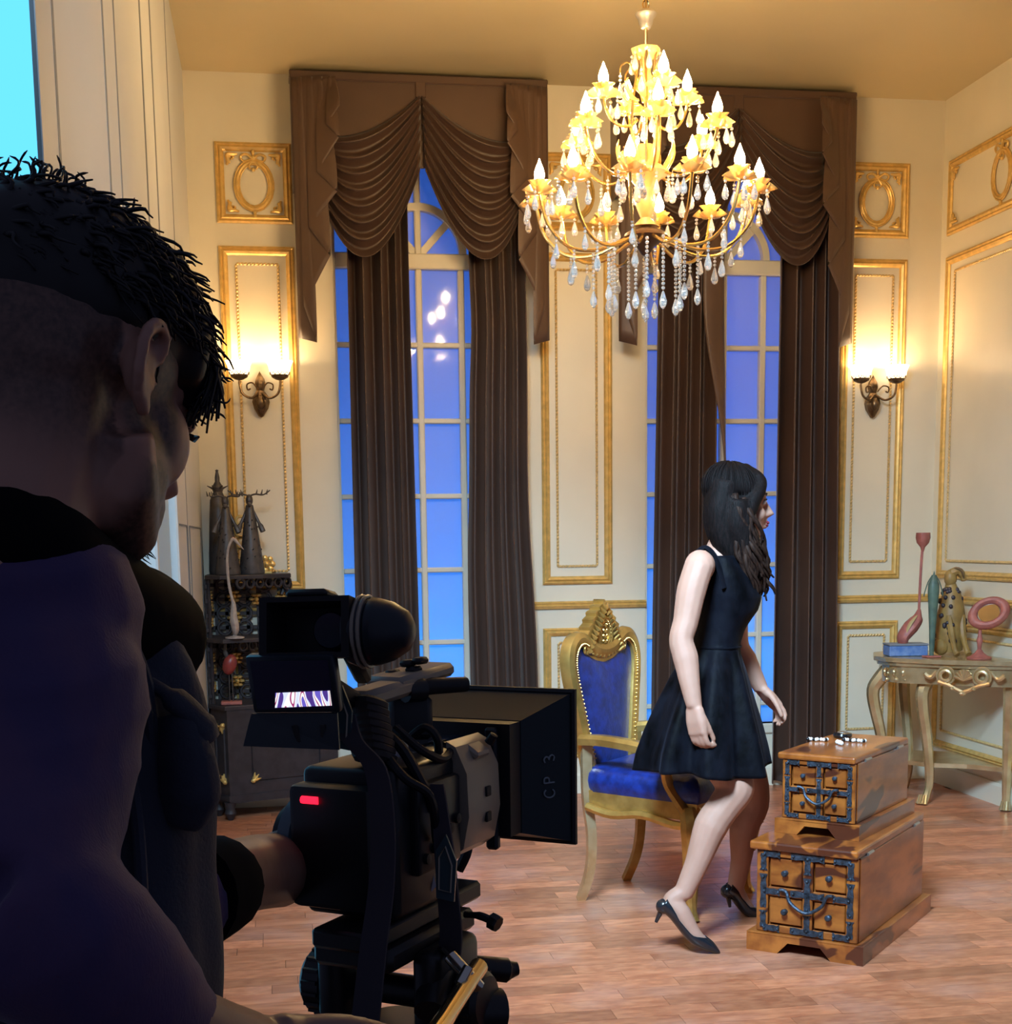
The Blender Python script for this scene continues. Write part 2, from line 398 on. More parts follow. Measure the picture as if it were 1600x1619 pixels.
pier_panels(PB, -.186, .136, 'left pier of back wall', .06)
pier_panels(PB, 1.404, 1.734, 'middle pier between the windows', .06)
pier_panels(PB, 3.016, 3.334, 'right pier of back wall', .055)
pier_panels(PR, 7.075, 6.02, 'right wall', .075)
pier_panels(PR, 5.85, 4.80, 'right wall near the camera', .075)

# ---- windows
def glass_pane():
    m_ = bpy.data.materials.new('frosted_backlit_pane'); m_.use_nodes = True; nt = m_.node_tree; N = nt.nodes; L = nt.links; N.clear()
    o = N.new('ShaderNodeOutputMaterial'); t = N.new('ShaderNodeBsdfTranslucent'); t.inputs[0].default_value = (.75, .82, 1, 1)
    d = N.new('ShaderNodeBsdfDiffuse'); d.inputs[0].default_value = (.42, .47, .72, 1); g = N.new('ShaderNodeBsdfGlossy'); g.inputs['Roughness'].default_value = .06
    m1 = N.new('ShaderNodeMixShader'); m1.inputs[0].default_value = .35; m2 = N.new('ShaderNodeMixShader'); f = N.new('ShaderNodeFresnel'); f.inputs[0].default_value = 1.5
    L.new(t.outputs[0], m1.inputs[1]); L.new(d.outputs[0], m1.inputs[2]); L.new(f.outputs[0], m2.inputs[0]); L.new(m1.outputs[0], m2.inputs[1]); L.new(g.outputs[0], m2.inputs[2]); L.new(m2.outputs[0], o.inputs[0])
    return m_
MT['pane'] = glass_pane()
GY = D+.06                                       # glass plane
hz = [ZS, .448, .822, 1.196, 1.571, 1.948, 2.322, 2.69]
for wi, (x0, x1) in enumerate((W1, W2)):
    t = empty('window_%d' % (wi+1), kind='structure', label=('blue lit arched window left of the middle pier', 'blue lit arched window behind the woman')[wi])
    cx = (x0+x1)/2; cw = (x1-x0)/4; xs = [x0+cw*i for i in range(5)]
    mb = MB()
    mb.box((x0+.006, GY-.02, (ZS+ZT)/2), (.012, .06, ZT-ZS)); mb.box((x1-.006, GY-.02, (ZS+ZT)/2), (.012, .06, ZT-ZS)); mb.box((cx, GY-.02, ZT-.01), (x1-x0, .06, .02))
    mb.build('frame', MT['white'], t, smooth=False)
    MB().box((cx, D+.03, ZS-.028), (x1-x0+.02, .09, .056), bev=.008).build('window_sill', MT['white'], t, smooth=False)
    MB().box((cx, GY-.02, 2.728), (x1-x0-.02, .05, .076), bev=.006).build('transom', MT['white'], t, smooth=False)
    for x in xs[1:4]: MB().box((x, GY-.018, (ZS+2.69)/2), (.032, .044, 2.69-ZS), bev=.006).build('muntin', MT['white'], t, smooth=False)
    MB().box((cx, GY-.018, 3.0), (.032, .044, .48), bev=.006).build('muntin', MT['white'], t, smooth=False)
    for z in hz[1:-1]: MB().box((cx, GY-.017, z), (x1-x0-.02, .040, .026), bev=.005).build('muntin', MT['white'], t, smooth=False)
    n = 24; r0 = .225
    MB().sweep([(-.018, -.02), (-.018, .0255), (.018, .0255), (.018, -.02)], [Vector((cx+r0*math.cos(PI*k/n), GY-.018, 2.765+r0*math.sin(PI*k/n))) for k in range(n+1)], (0, -1, 0)).build('arch', MT['white'], t, smooth=False)
    for a in (45, 135):
        a = math.radians(a); MB().bar((cx+.02*math.cos(a), GY-.018, 2.765), (cx+r0*math.cos(a), GY-.018, 2.765+r0*math.sin(a)), .024, .036).build('spoke', MT['white'], t, smooth=False)
    for i in range(4):
        for j in range(len(hz)-1):
            MB().box(((xs[i]+xs[i+1])/2, GY, (hz[j]+hz[j+1])/2), (cw, .006, hz[j+1]-hz[j])).build('pane', MT['pane'], t, smooth=False)
    for i in range(2): MB().box((cx+(i*2-1)*cw, GY, (2.69+ZT)/2), (2*cw, .006, ZT-2.69)).build('pane', MT['pane'], t, smooth=False)
    # the blue light rig standing behind the frosted panes
    area('window_wash', (cx, GY+.7, .55), (cx, GY, 1.1), .9, .7, 26, (.02, .40, 1.0))
    area('window_wash', (cx, GY+.75, 2.2), (cx, GY, 2.2), .9, 2.0, 15, ((.10, .32, 1.0), (.14, .26, 1.0))[wi])
bd = MB().box((1.57, D+1.15, 1.8), (4.6, .04, 3.8)); bd.build('wall_outer', mat('blue_backdrop', (.25, .35, .6), .8), None, smooth=False, kind='structure', label='backdrop behind the windows')
# ================================================================== drapes
def satin(name, c, c2):
    m_ = mat(name, c, .48, color2=c2, vscale=2, sheen=.15)
    return m_
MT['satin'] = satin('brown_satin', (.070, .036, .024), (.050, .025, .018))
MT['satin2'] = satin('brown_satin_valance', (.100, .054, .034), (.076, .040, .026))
YV = 7.02                                         # front of the pelmet boxes
def curtain(x_top0, x_top1, x_bot0, x_bot1, ztop, zbot, y, nf, ph, label, pinch=None, hem=None):
    nu, nv = nf*16+1, 40
    def fn(u, v):
        z = lerp(ztop, zbot, v); e = sm(v)
        a = lerp(x_top0, x_bot0, e); b = lerp(x_top1, x_bot1, e)
        if pinch: a += pinch(v)[0]; b += pinch(v)[1]
        th = 2*PI*nf*u+ph+.20*math.sin(3*v+ph)+.7*math.sin(u*7+ph)
        s_ = math.sin(th)+.18*math.sin(2*th+.8)
        amp = (.046+.010*math.sin(5*u+ph))*(.35+.65*sm((3.35-z)/.35))
        return Vector((lerp(a, b, u)+.012*math.cos(th), y-amp*s_, z))
    mb = MB(); mb.grid(fn, nu, nv)
    o = mb.build('curtain', MT['satin'], None, ang=180, label=label, cat='curtain', group='long brown curtains')
    sd = o.modifiers.new('cloth', 'SOLIDIFY'); sd.thickness = .003
    return o
curtain(.402, .700, .392, .715, 3.40, .03, 7.070, 4, .4, 'long dark brown curtain at left of the left window, behind the video camera')
curtain(1.015, 1.285, .985, 1.335, 3.40, .03, 7.070, 4, 1.9, 'long dark brown curtain at right of the left window',
        pinch=lambda v: (.012*math.exp(-((v-.30)/.07)**2) - .012*math.exp(-((v-.66)/.12)**2), -.022*math.exp(-((v-.55)/.16)**2)))
curtain(1.985, 2.30, 1.945, 2.30, 3.40, .03, 7.070, 4, 2.6, 'long dark brown curtain hanging behind the woman', pinch=lambda v: (0, -.02*math.sin(v*3)))
curtain(2.615, 2.925, 2.60, 2.955, 3.40, .03, 7.070, 4, 1.1, 'long dark brown curtain at right of the right window, above the chests')
# loose straight flap of the third curtain, turned towards the window
def flap(u, v):
    z = lerp(3.35, 1.66, v); t_ = sm((2.55-z)/.9)
    return Vector((lerp(lerp(2.185, 2.305, t_), lerp(2.30, 2.314, t_), u), 7.0-.012*math.sin(u*PI)-.012*v+.02*u, z))
mb = MB(); mb.grid(flap, 8, 26)
o = mb.build('curtain_flap', MT['satin2'], bpy.data.objects['curtain.002'], ang=180); o.modifiers.new('cloth', 'SOLIDIFY').thickness = .003

def valance(xc, label):
    root = empty('valance', Vector((xc, D, 3.3)), label=label, cat='valance', group='swagged brown valances')
    inv = Vector((xc, D, 3.3)); HW = .62
    def P(x, y, z): return Vector((x, y-D, z-3.3))
    mb = MB()
    mb.box(P(0, (YV+D)/2, 3.545), (2*HW+.005, D-YV+.004, .022), bev=.004)
    mb.box(P(0, YV+.004, 3.535), (2*HW, .018, .040), bev=.006)
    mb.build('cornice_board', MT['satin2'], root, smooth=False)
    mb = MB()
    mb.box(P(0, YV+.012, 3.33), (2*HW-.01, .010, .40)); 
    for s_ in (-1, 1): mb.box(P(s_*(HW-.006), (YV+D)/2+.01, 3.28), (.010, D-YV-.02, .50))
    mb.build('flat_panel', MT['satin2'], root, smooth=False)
    MB().box(P(.0, YV+.002, 3.50), (.05, .012, .10), bev=.004).build('centre_tab', MT['satin2'], root, smooth=False)
    for s_ in (-1, 1):                            # the two swags, folds running from the centre peak to the jabot
        def sw(u, v, s_=s_):
            # u 0 at outer side, 1 at centre peak; v 0 top fold, 1 hem
            xo = lerp(.44, .475, v); zo = lerp(3.26, 2.925, v**.9)
            xi = lerp(.004, .012, v); zi = lerp(3.455, 3.12, v**1.3)
            x = lerp(xo, xi, u); sag = lerp(.055, .30, v**.85)
            shape = (4*u*(1-u))*(1-.25*(u-.35)) ; z = lerp(zo, zi, u)-sag*shape
            env = (4*u*(1-u))**.55
            fo = v*7.3; ph = fo-int(fo)
            o_ = .010+.020*math.sin(PI*v)*env+.078*(math.sin(PI*ph)**.8)*(.22+.78*env)*(1-.45*u)
            z += -.027*math.sin(2*PI*ph)*(.25+.75*env)*(1-.35*u)
            return P(s_*x, YV-o_, z)
        mb = MB(); mb.grid(sw, 28, 120)
        o = mb.build('swag', MT['satin'], root, ang=180); o.modifiers.new('cloth', 'SOLIDIFY').thickness = .003
    for s_ in (-1, 1):                            # cascading jabots: accordion folded cloth with a slanting hem
        SEQ = ((0, 0, .0, 2.325), (.05, .085, .020, 2.30), (.03, .030, .012, 2.47), (.10, .160, .032, 2.70), (.07, .065, .022, 2.83), (.15, .200, .044, 2.99), (.12, .11, .032, 3.08), (.19, .215, .054, 3.23), (.17, .16, .044, 3.29), (.212, .222, .058, 3.37))
        def jb(u, v, s_=s_):
            k = u*(len(SEQ)-1); i = min(int(k), len(SEQ)-2); f = k-i
            xt, xb, dp, zb = (lerp(SEQ[i][q], SEQ[i+1][q], f) for q in range(4))
            dp += .0015*math.sin(PI*f)
            vv = v; w_ = sm(vv*1.15)
            return P(s_*(HW-.002-lerp(xt, xb, w_)), YV-.012-dp*1.7*(.45+.55*w_), lerp(3.516, zb, vv))
        mb = MB(); mb.grid(jb, 46, 20)
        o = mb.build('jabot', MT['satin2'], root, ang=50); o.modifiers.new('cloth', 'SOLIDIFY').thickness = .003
    return root
valance(.78, 'brown satin swagged valance over the left window')
valance(2.37, 'brown satin swagged valance over the right window, partly hidden by the chandelier')
# ================================================================== chandelier and sconces
def emis(name, c, s):
    m_ = bpy.data.materials.new(name); m_.use_nodes = True; b = m_.node_tree.nodes['Principled BSDF']
    b.inputs['Base Color'].default_value = (*c, 1); b.inputs['Emission Color'].default_value = (*c, 1); b.inputs['Emission Strength'].default_value = s; return m_
MT['bulb'] = emis('candle_bulb_glow', (1.0, .68, .32), 185)
MT['amber'] = mat('amber_glass_flower', (.88, .52, .15), .25, trans=.35, var=.2, vscale=20)
MT['crystal'] = mat('clear_crystal', (.95, .92, .86), .05, trans=.75)
MT['chgold'] = mat('chandelier_gold', (.78, .50, .17), .22, metal=.95)
MT['chbronze'] = mat('bronze_plate', (.12, .07, .04), .35, metal=.7)
CH = Vector((1.348, 5.0, 0))
ch = empty('chandelier', Vector((CH.x, CH.y, 2.4)), label='gilded three-tier crystal chandelier with lit candle bulbs hanging from the ceiling', cat='chandelier')
def Pc(r, a, z): return Vector((r*math.cos(a), r*math.sin(a), z-2.4))
MB().lathe([(.0, 3.165), (.012, 3.165), (.03, 3.160), (.038, 3.150), (.034, 3.142), (.028, 3.135), (.024, 3.118), (.016, 3.103), (.0, 3.10)], 20, (0, 0, -2.4)).build('canopy_cup', MT['steel'], ch)
MB().tube([(0, 0, 3.58-2.4), (0, 0, 3.16-2.4)], .004, 6).build('suspension_wire', MT['chgold'], ch)
for k in range(14):
    z = 3.57-k*.03
    MB().torus((0, 0, z-2.4), .011, .003, 10, 5, R=Matrix.Rotation(PI/2, 3, 'X') @ Matrix.Rotation(0, 3, 'Z') if k % 2 else Matrix.Rotation(PI/2, 3, 'Y'), sz=1.4).build('chain_link', MT['chgold'], ch)
MB().tube([(0, 0, 3.11-2.4), (0, 0, 2.38-2.4)], .006, 8).build('stem', MT['chgold'], ch)
# central turned glass and metal column
MB().lathe([(.0, 3.03), (.05, 3.035), (.046, 3.02), (.022, 3.0), (.016, 2.96), (.03, 2.93), (.042, 2.91), (.02, 2.885), (.014, 2.86), (.0, 2.855)], 18, (0, 0, -2.4), lobes=6, amp=.06).build('top_glass_bowl', MT['amber'], ch)
MB().lathe([(.0, 2.72), (.03, 2.715), (.05, 2.69), (.038, 2.66), (.075, 2.635), (.085, 2.62), (.05, 2.60), (.028, 2.57), (.04, 2.53), (.03, 2.50), (.018, 2.47), (.05, 2.44), (.0, 2.435)], 20, (0, 0, -2.4), lobes=5, amp=.05).build('middle_glass_body', MT['amber'], ch)
MB().lathe([(.0, 2.435), (.05, 2.43), (.075, 2.415), (.08, 2.405), (.06, 2.39), (.03, 2.37), (.014, 2.345), (.0, 2.34)], 22, (0, 0, -2.4)).build('hub_plate', MT['chbronze'], ch)
for k in range(6):
    a = 2*PI*k/6+.3
    pts = bez([Pc(.052, a, 2.62), Pc(.056, a, 2.75), Pc(.052, a, 2.86), Pc(.035, a, 2.97), Pc(.04, a, 3.02)], 5)
    MB().tube(pts, .0045, 6).build('cage_rod', MT['chgold'], ch)
def cup_mesh():
    # flower-shaped glass dish
    mb = MB()
    def fn(u, v):
        a = 2*PI*u; r = lerp(.010, .054, v); lob = 1+.22*v*math.cos(6*a)
        return Vector((r*lob*math.cos(a), r*lob*math.sin(a), -.006+.020*v**2-.010*v*v*math.cos(6*a)))
    mb.grid(fn, 36, 6, cu=True)
    def fn2(u, v):
        a = 2*PI*u; r = lerp(.012, .036, v); lob = 1+.20*v*math.cos(5*a)
        return Vector((r*lob*math.cos(a), r*lob*math.sin(a), .008+.030*v))
    mb.grid(fn2, 30, 5, cu=True)
    return mb.mesh('flower_cup', MT['amber'], ang=180)
def bulb_mesh():
    return MB().lathe([(.006, 0), (.013, .008), (.0185, .022), (.0185, .032), (.013, .050), (.0065, .064), (.003, .074), (.0, .080)], 8).mesh('bulb', MT['bulb'])
def sleeve_mesh():
    return MB().lathe([(.009, -.012), (.011, -.004), (.0085, 0), (.0085, .022), (.006, .024)], 8).mesh('candle_sleeve', MT['chgold'])
def drop_mesh(n, big=1.0):
    mb = MB(); z = 0
    mb.tube([(0, 0, .012), (0, 0, -.004)], .0008, 4)
    for k in range(n):
        mb.ball((0, 0, z-.006), (.0062, .0062, .0055), 6, 4); z -= .0125
    b = big; mb.lathe([(.0, z), (.0028*b, z-.004*b), (.0065*b, z-.016*b), (.0095*b, z-.026*b), (.0095*b, z-.033*b), (.006*b, z-.041*b), (.0, z-.044*b)], 7)
    return mb.mesh('crystal_drop', MT['crystal'], ang=20)
CM, BM, SM = cup_mesh(), bulb_mesh(), sleeve_mesh()
D1, D2, DL = drop_mesh(1, 1.25), drop_mesh(2, 1.25), drop_mesh(3, 1.4)
def arm(a, r, z, pts, rad=.0062, nd=4):
    o = MB().tube(bez([Pc(q, a, w_) for q, w_ in pts], 6), rad, 7).build('arm', MT['chgold'], ch)
    T_ = Matrix.Translation(Pc(r, a, z)); T_ = T_ @ rotz(a)
    c = put('flower_cup', CM, ch, T_)
    put('candle_sleeve', SM, ch, T_ @ Matrix.Translation((0, 0, .012)))
    put('bulb', BM, ch, T_ @ Matrix.Translation((0, 0, .032)))
    for k in range(nd):
        b = 2*PI*(k+.5)/nd+random.uniform(-.2, .2)
        put('crystal_drop', (D1, D2)[k % 2], ch, T_ @ Matrix.Translation((.050*math.cos(b), .050*math.sin(b), -.004)))
N1 = 12
for k in range(N1):
    a = 2*PI*k/N1+.13
    r = .395; z = 2.535
    arm(a, r, z, [(.03, 2.415), (.10, 2.385), (.19, 2.352), (.29, 2.36), (.365, 2.43), (r, z-.004)], nd=4)
for k in range(6):
    a = 2*PI*k/6+.42
    arm(a, .262, 2.745, [(.03, 2.66), (.07, 2.62), (.14, 2.60), (.21, 2.64), (.25, 2.70), (.262, 2.741)], .0055, 5)
for k in range(4):
    a = 2*PI*k/4+.08-PI/2+.05
    arm(a, .158, 2.870, [(.03, 2.80), (.07, 2.775), (.12, 2.785), (.15, 2.83), (.158, 2.866)], .005, 4)
for k in range(8):                                    # amber glass leaves round the middle body
    a = 2*PI*k/8+.1
    MB().tube(bez([Pc(.03, a, 2.60), Pc(.075, a, 2.635), Pc(.105, a, 2.69), Pc(.10, a, 2.73)], 4), [.006, .009, .012, .014, .016, .017, .017, .016, .014, .012, .009, .006, .002], 7, flat=.4).build('glass_leaf', MT['amber'], ch)
    MB().tube(bez([Pc(.03, a+.3, 2.86), Pc(.065, a+.3, 2.87), Pc(.085, a+.3, 2.905), Pc(.078, a+.3, 2.93)], 4), [.004, .006, .009, .011, .012, .012, .012, .011, .010, .008, .006, .004, .002], 7, flat=.4).build('glass_leaf', MT['amber'], ch)
# small curled brackets with pendant drops around the crown, and between tiers
for k in range(6):
    a = 2*PI*k/6+.1
    MB().tube(bez([Pc(.03, a, 2.93), Pc(.06, a, 2.985), Pc(.09, a, 2.975), Pc(.094, a, 2.95)], 5), .003, 5).build('bracket', MT['chgold'], ch)
    put('crystal_drop', D2, ch, Matrix.Translation(Pc(.094, a, 2.945)))
    put('crystal_drop', D1, ch, Matrix.Translation(Pc(.05, a+.4, 3.022)))
for k in range(8):
    a = 2*PI*k/8+.2
    put('crystal_drop', D2, ch, Matrix.Translation(Pc(.085, a, 2.61)))
    put('crystal_drop', DL, ch, Matrix.Translation(Pc(.16, a+.15, 2.585)))
for k in range(N1):
    a = 2*PI*k/N1+.13
    put('crystal_drop', DL, ch, Matrix.Translation(Pc(.27, a, 2.352)))
    put('crystal_drop', D2, ch, Matrix.Translation(Pc(.335, a, 2.395)))
# long bead strands under the hub
def strand(n, big):
    mb = MB(); z = 0
    for i in range(n): mb.ball((0, 0, z), (.0068, .0068, .0065), 6, 4); z -= .0145
    b = big; mb.lathe([(.0, z+.006), (.004*b, z), (.009*b, z-.016*b), (.012*b, z-.026*b), (.011*b, z-.036*b), (.006*b, z-.046*b), (.0, z-.05*b)], 8)
    return mb.mesh('bead_strand', MT['crystal'], ang=25)
S1, S2 = strand(13, 1.15), strand(10, 1.1)
for k in range(8):
    a = 2*PI*k/8+.25; put('bead_strand', S1, ch, Matrix.Translation(Pc(.125, a, 2.385)))
    put('bead_strand', S2, ch, Matrix.Translation(Pc(.185, a+.3, 2.365)))
def centre_strand():
    mb = MB(); z = 0
    for i in range(8):
        mb.lathe([(.0, z+.012), (.010, z), (.0, z-.012)], 6); z -= .022
    mb.lathe([(0, z+.01), (.006, z), (.014, z-.022), (.013, z-.036), (0, z-.052)], 8); return mb.mesh('prism_strand', MT['crystal'], ang=15)
put('prism_strand', centre_strand(), ch, Matrix.Translation((0, 0, 2.338-2.4)))
# ---- wall sconces
MT['bronze'] = mat('antique_bronze', (.20, .13, .07), .35, metal=.8, color2=(.09, .055, .03), vscale=40)
MT['shade'] = emis('lit_glass_shade', (1.0, .74, .42), 3.6)
def sconce(loc, label):
    t = empty('wall_sconce', Vector(loc), label=label, cat='wall lamp', group='twin-shade wall sconces')
    mb = MB()
    mb.lathe([(.0, -.175), (.012, -.168), (.034, -.13), (.042, -.10), (.036, -.07), (.018, -.045), (.026, -.015), (.022, .01), (.008, .035), (.0, .05)], 14, (0, -.014, 0), lobes=7, amp=.07)
    mb.build('backplate', MT['bronze'], t)
    MB().ball((0, -.045, -.105), (.022, .02, .035), 10, 8).build('boss', MT['bronze'], t)
    for s_ in (-1, 1):
        pts = bez([(s_*.01, -.04, -.06), (s_*.045, -.07, -.085), (s_*.085, -.085, -.065), (s_*.098, -.085, -.02), (s_*.098, -.085, .005)], 6)
        MB().tube(pts, .006, 7).build('arm', MT['bronze'], t)
        pts = bez([(s_*.012, -.045, -.04), (s_*.035, -.06, -.012), (s_*.062, -.07, -.02), (s_*.06, -.07, -.045), (s_*.045, -.07, -.04)], 6)
        MB().tube(pts, [.004]*(len(pts)-1)+[.002], 6).build('scroll', MT['bronze'], t)
        mb = MB(); c = (s_*.098, -.085, .0)
        mb.lathe([(.008, -.002), (.022, .002), (.040, .012), (.044, .024)], 18, c, cap=False)
        for q in range(12):
            a = 2*PI*q/12; mb.torus(Vector(c)+Vector((.047*math.cos(a), .047*math.sin(a), .034)), .009, .002, 8, 4, R=Matrix.Rotation(a+PI/2, 3, 'Z') @ Matrix.Rotation(PI/2, 3, 'X'))
        mb.build('filigree_cup', MT['bronze'], t)
        mb = MB(); mb.lathe([(.010, .012), (.036, .018), (.050, .04), (.054, .062), (.064, .086), (.066, .09), (.061, .087), (.050, .062), (.046, .042), (.03, .024), (.005, .018)], 20, c, cap=False)
        mb.build('glass_shade', MT['shade'], t)
        l = bpy.data.lights.new('sconce_bulb', 'POINT'); l.energy = 1.7; l.color = (1, .74, .42); l.shadow_soft_size = .02
        lo = bpy.data.objects.new('sconce_bulb', l); col.objects.link(lo); lo.parent = t; lo.location = (s_*.098, -.085, .085)
sconce((-.032, D-.002, 2.135), 'bronze twin sconce with glowing glass shades on the left pier')
sconce((3.175, D-.002, 2.135), 'bronze twin sconce with glowing glass shades on the right pier')
# ================================================================== furniture
def thing(name, base, label, cat, group=None, ang=0.0):
    M = Matrix.Translation(Vector(base)) @ rotz(ang)
    o = empty(name, M, label=label, cat=cat, group=group); inv = M.inverted()
    return o, (lambda: MB(inv.copy()))              # second: builder that takes world coordinates
def wood(name, c, c2, c3, sc, stretch):
    m_ = mat(name, c, .30, color2=c2, vscale=sc, stretch=stretch, coat=.35, detail=6)
    nt = m_.node_tree; N = nt.nodes; L = nt.links; rp = [n for n in N if n.type == 'VALTORGB'][0]
    # dark heartwood patches
    tc = [n for n in N if n.type == 'TEX_COORD'][0]; mp = N.new('ShaderNodeMapping'); mp.inputs['Scale'].default_value = tuple(s_*.5 for s_ in stretch); L.new(tc.outputs['Object'], mp.inputs[0])
    nz = N.new('ShaderNodeTexNoise'); nz.inputs['Scale'].default_value = sc*1.0; nz.inputs['Detail'].default_value = 2; nz.inputs['Distortion'].default_value = .8; L.new(mp.outputs[0], nz.inputs[0])
    r2 = N.new('ShaderNodeValToRGB'); r2.color_ramp.elements[0].position = .57; r2.color_ramp.elements[1].position = .61; L.new(nz.outputs[0], r2.inputs[0])
    mx = N.new('ShaderNodeMix'); mx.data_type = 'RGBA'; mx.inputs[7].default_value = (*c3, 1)
    L.new(r2.outputs[0], mx.inputs[0]); L.new(rp.outputs[0], mx.inputs[6]); L.new(mx.outputs[2], N['Principled BSDF'].inputs['Base Color'])
    return m_
MT['sheesham'] = wood('sheesham_wood', (.45, .140, .024), (.22, .054, .010), (.085, .020, .008), 6.0, (2.6, .8, 2.6))
MT['sheesham2'] = wood('sheesham_front', (.42, .135, .023), (.20, .050, .009), (.07, .016, .007), 8.0, (.9, 2.6, 2.6))
MT['iron'] = mat('blued_iron', (.060, .088, .130), .45, metal=.6, color2=(.03, .035, .045), vscale=60, bump=.3, bscale=150)
MT['shadow'] = mat('dark_inside', (.02, .012, .008), .8)
def chest(loc, ang, w_, d_, zp, zb, zl, label):
    t = empty('wooden_chest', Matrix.Translation(loc) @ rotz(ang), label=label, cat='chest', group='stacked sheesham wood chests')
    i = .022*w_/.39+.004                              # plinth ledge
    # plinth with a cut-out in front and back
    fr = [(0, 0), (w_*.27, 0), (w_*.36, zp*.62), (w_*.64, zp*.62), (w_*.73, 0), (w_, 0), (w_, zp), (0, zp)]
    RX = Matrix(((1, 0, 0), (0, 0, 1), (0, 1, 0)))
    mb = MB(); mb.prism(fr, .02, R=RX, loc=(0, 0, 0)); mb.prism(fr, .02, R=RX, loc=(0, d_-.02, 0))
    mb.box((.01, d_/2, zp/2), (.02, d_-.04, zp)); mb.box((w_-.01, d_/2, zp/2), (.02, d_-.04, zp))
    mb.build('plinth', MT['sheesham'], t, smooth=False)
    mb = MB()
    for (a, b) in (((0, 0), (w_, 0)), ((w_, 0), (w_, d_)), ((w_, d_), (0, d_)), ((0, d_), (0, 0))):
        pass
    mb.box((w_/2, d_/2, zp-.004), (w_, d_, .010), bev=.004); mb.build('plinth_cap', MT['sheesham'], t, smooth=False)
    x0, x1, y0, y1 = i, w_-i, i, d_-i
    MB().box(((x0+x1)/2, (y0+y1)/2+.006, (zp+zb)/2), (x1-x0, y1-y0-.012, zb-zp), bev=.003).build('body', MT['sheesham'], t, smooth=False)
    ov = .022*w_/.39
    MB().box(((x0-ov+x1)/2, (y0-ov+y1)/2, (zb+zl)/2), (x1-x0+ov, y1-y0+ov, zl-zb), bev=.007, seg=2).build('lid', MT['sheesham'], t, smooth=False)
    # framed front with four drawers
    W = x1-x0; H_ = zb-zp; s_ = W*.115; yf = y0
    def bx(mb, xa, xb, za, zz, y, th, bev=.003): return mb.box(((xa+xb)/2, y-th/2, (za+zz)/2), (xb-xa, th, zz-za), bev=bev)
    xs = (x0+s_, x0+W*.46, x0+W*.56, x1-s_); hz_ = (zp+H_*.10, zp+H_*.45, zp+H_*.56, zb-H_*.08)
    for a, b in ((x0, xs[0]), (xs[1], xs[2]), (xs[3], x1)): bx(MB(), a, b, zp+.002, zb, yf, .010).build('stile', MT['sheesham2'], t, smooth=False)
    for za, zz in ((zp+.002, hz_[0]), (hz_[1], hz_[2]), (hz_[3], zb)):
        for xa, xb in ((xs[0], xs[1]), (xs[2], xs[3])): bx(MB(), xa, xb, za, zz, yf, .009).build('rail', MT['sheesham2'], t, smooth=False)
    for xa, xb in ((xs[0], xs[1]), (xs[2], xs[3])):
        for za, zz in ((hz_[0], hz_[1]), (hz_[2], hz_[3])):
            g = .004; o = bx(MB(), xa+g, xb-g, za+g, zz-g, yf+.003, .006).build('drawer', MT['sheesham2'], t, smooth=False)
            k = .020*W/.34
            MB().lathe([(.0, 0), (k*.45, 0), (k*.35, k*.35), (k*.5, k*.55), (k*.55, k*.8), (k*.35, k*1.05), (0, k*1.1)], 10, ((xa+xb)/2, yf-.003, (za+zz)/2), R=Matrix(((1, 0, 0), (0, 0, -1), (0, 1, 0)))).build('knob', MT['iron'], o)
    # iron straps: corners, tees and the centre cross, with lobed ends
    q = W*.074
    def strap(mb, pts):
        for (ax, az), (bx_, bz) in pts:
            L_ = math.hypot(bx_-ax, bz-az); n = 6
            p = []
            for k in range(n+1):
                f_ = k/n; wd = q*(.30+.16*math.sin(f_*PI*2.5)**2 + (.10 if k in (0, n) else 0)); p.append((f_, wd))
            mb.tube([(lerp(ax, bx_, f_), yf-.0105, lerp(az, bz, f_)) for f_, _ in p], [wd for _, wd in p], 6, flat=1, up=(0, 1, 0)) if False else None
            dx, dz = (bx_-ax)/L_, (bz-az)/L_
            A = [(lerp(ax, bx_, f_)-dz*wd, lerp(az, bz, f_)+dx*wd) for f_, wd in p]+[(lerp(ax, bx_, f_)+dz*wd, lerp(az, bz, f_)-dx*wd) for f_, wd in reversed(p)]
            mb.prism(A, .003, R=Matrix(((1, 0, 0), (0, 0, -1), (0, 1, 0))), loc=(0, yf-.0095, 0))
            for f_ in (.08, .92): mb.ball((lerp(ax, bx_, f_), yf-.0125, lerp(az, bz, f_)), q*.22, 6, 4)
    e = q*.5; l_ = W*.165; zt, zm, z0 = zb-e, (hz_[1]+hz_[2])/2, zp+.004+e; xm = (xs[1]+xs[2])/2; xa, xb = x0+s_*.62, x1-s_*.62
    sets = [[((xa, zt), (xa+l_, zt)), ((xa, zt), (xa, zt-l_))], [((xb, zt), (xb-l_, zt)), ((xb, zt), (xb, zt-l_))], [((xa, z0), (xa+l_, z0)), ((xa, z0), (xa, z0+l_))], [((xb, z0), (xb-l_, z0)), ((xb, z0), (xb, z0+l_))],
            [((xm-l_, zt), (xm+l_, zt)), ((xm, zt), (xm, zt-l_))], [((xm-l_, z0), (xm+l_, z0)), ((xm, z0), (xm, z0+l_))],
            [((xa, zm-l_), (xa, zm+l_)), ((xa, zm), (xa+l_, zm))], [((xb, zm-l_), (xb, zm+l_)), ((xb, zm), (xb-l_, zm))], [((xm-l_, zm), (xm+l_, zm)), ((xm, zm-l_), (xm, zm+l_))]]
    for st in sets:
        mb = MB(); strap(mb, st); mb.build('iron_bracket', MT['iron'], t, smooth=False)
    hw = W*.20
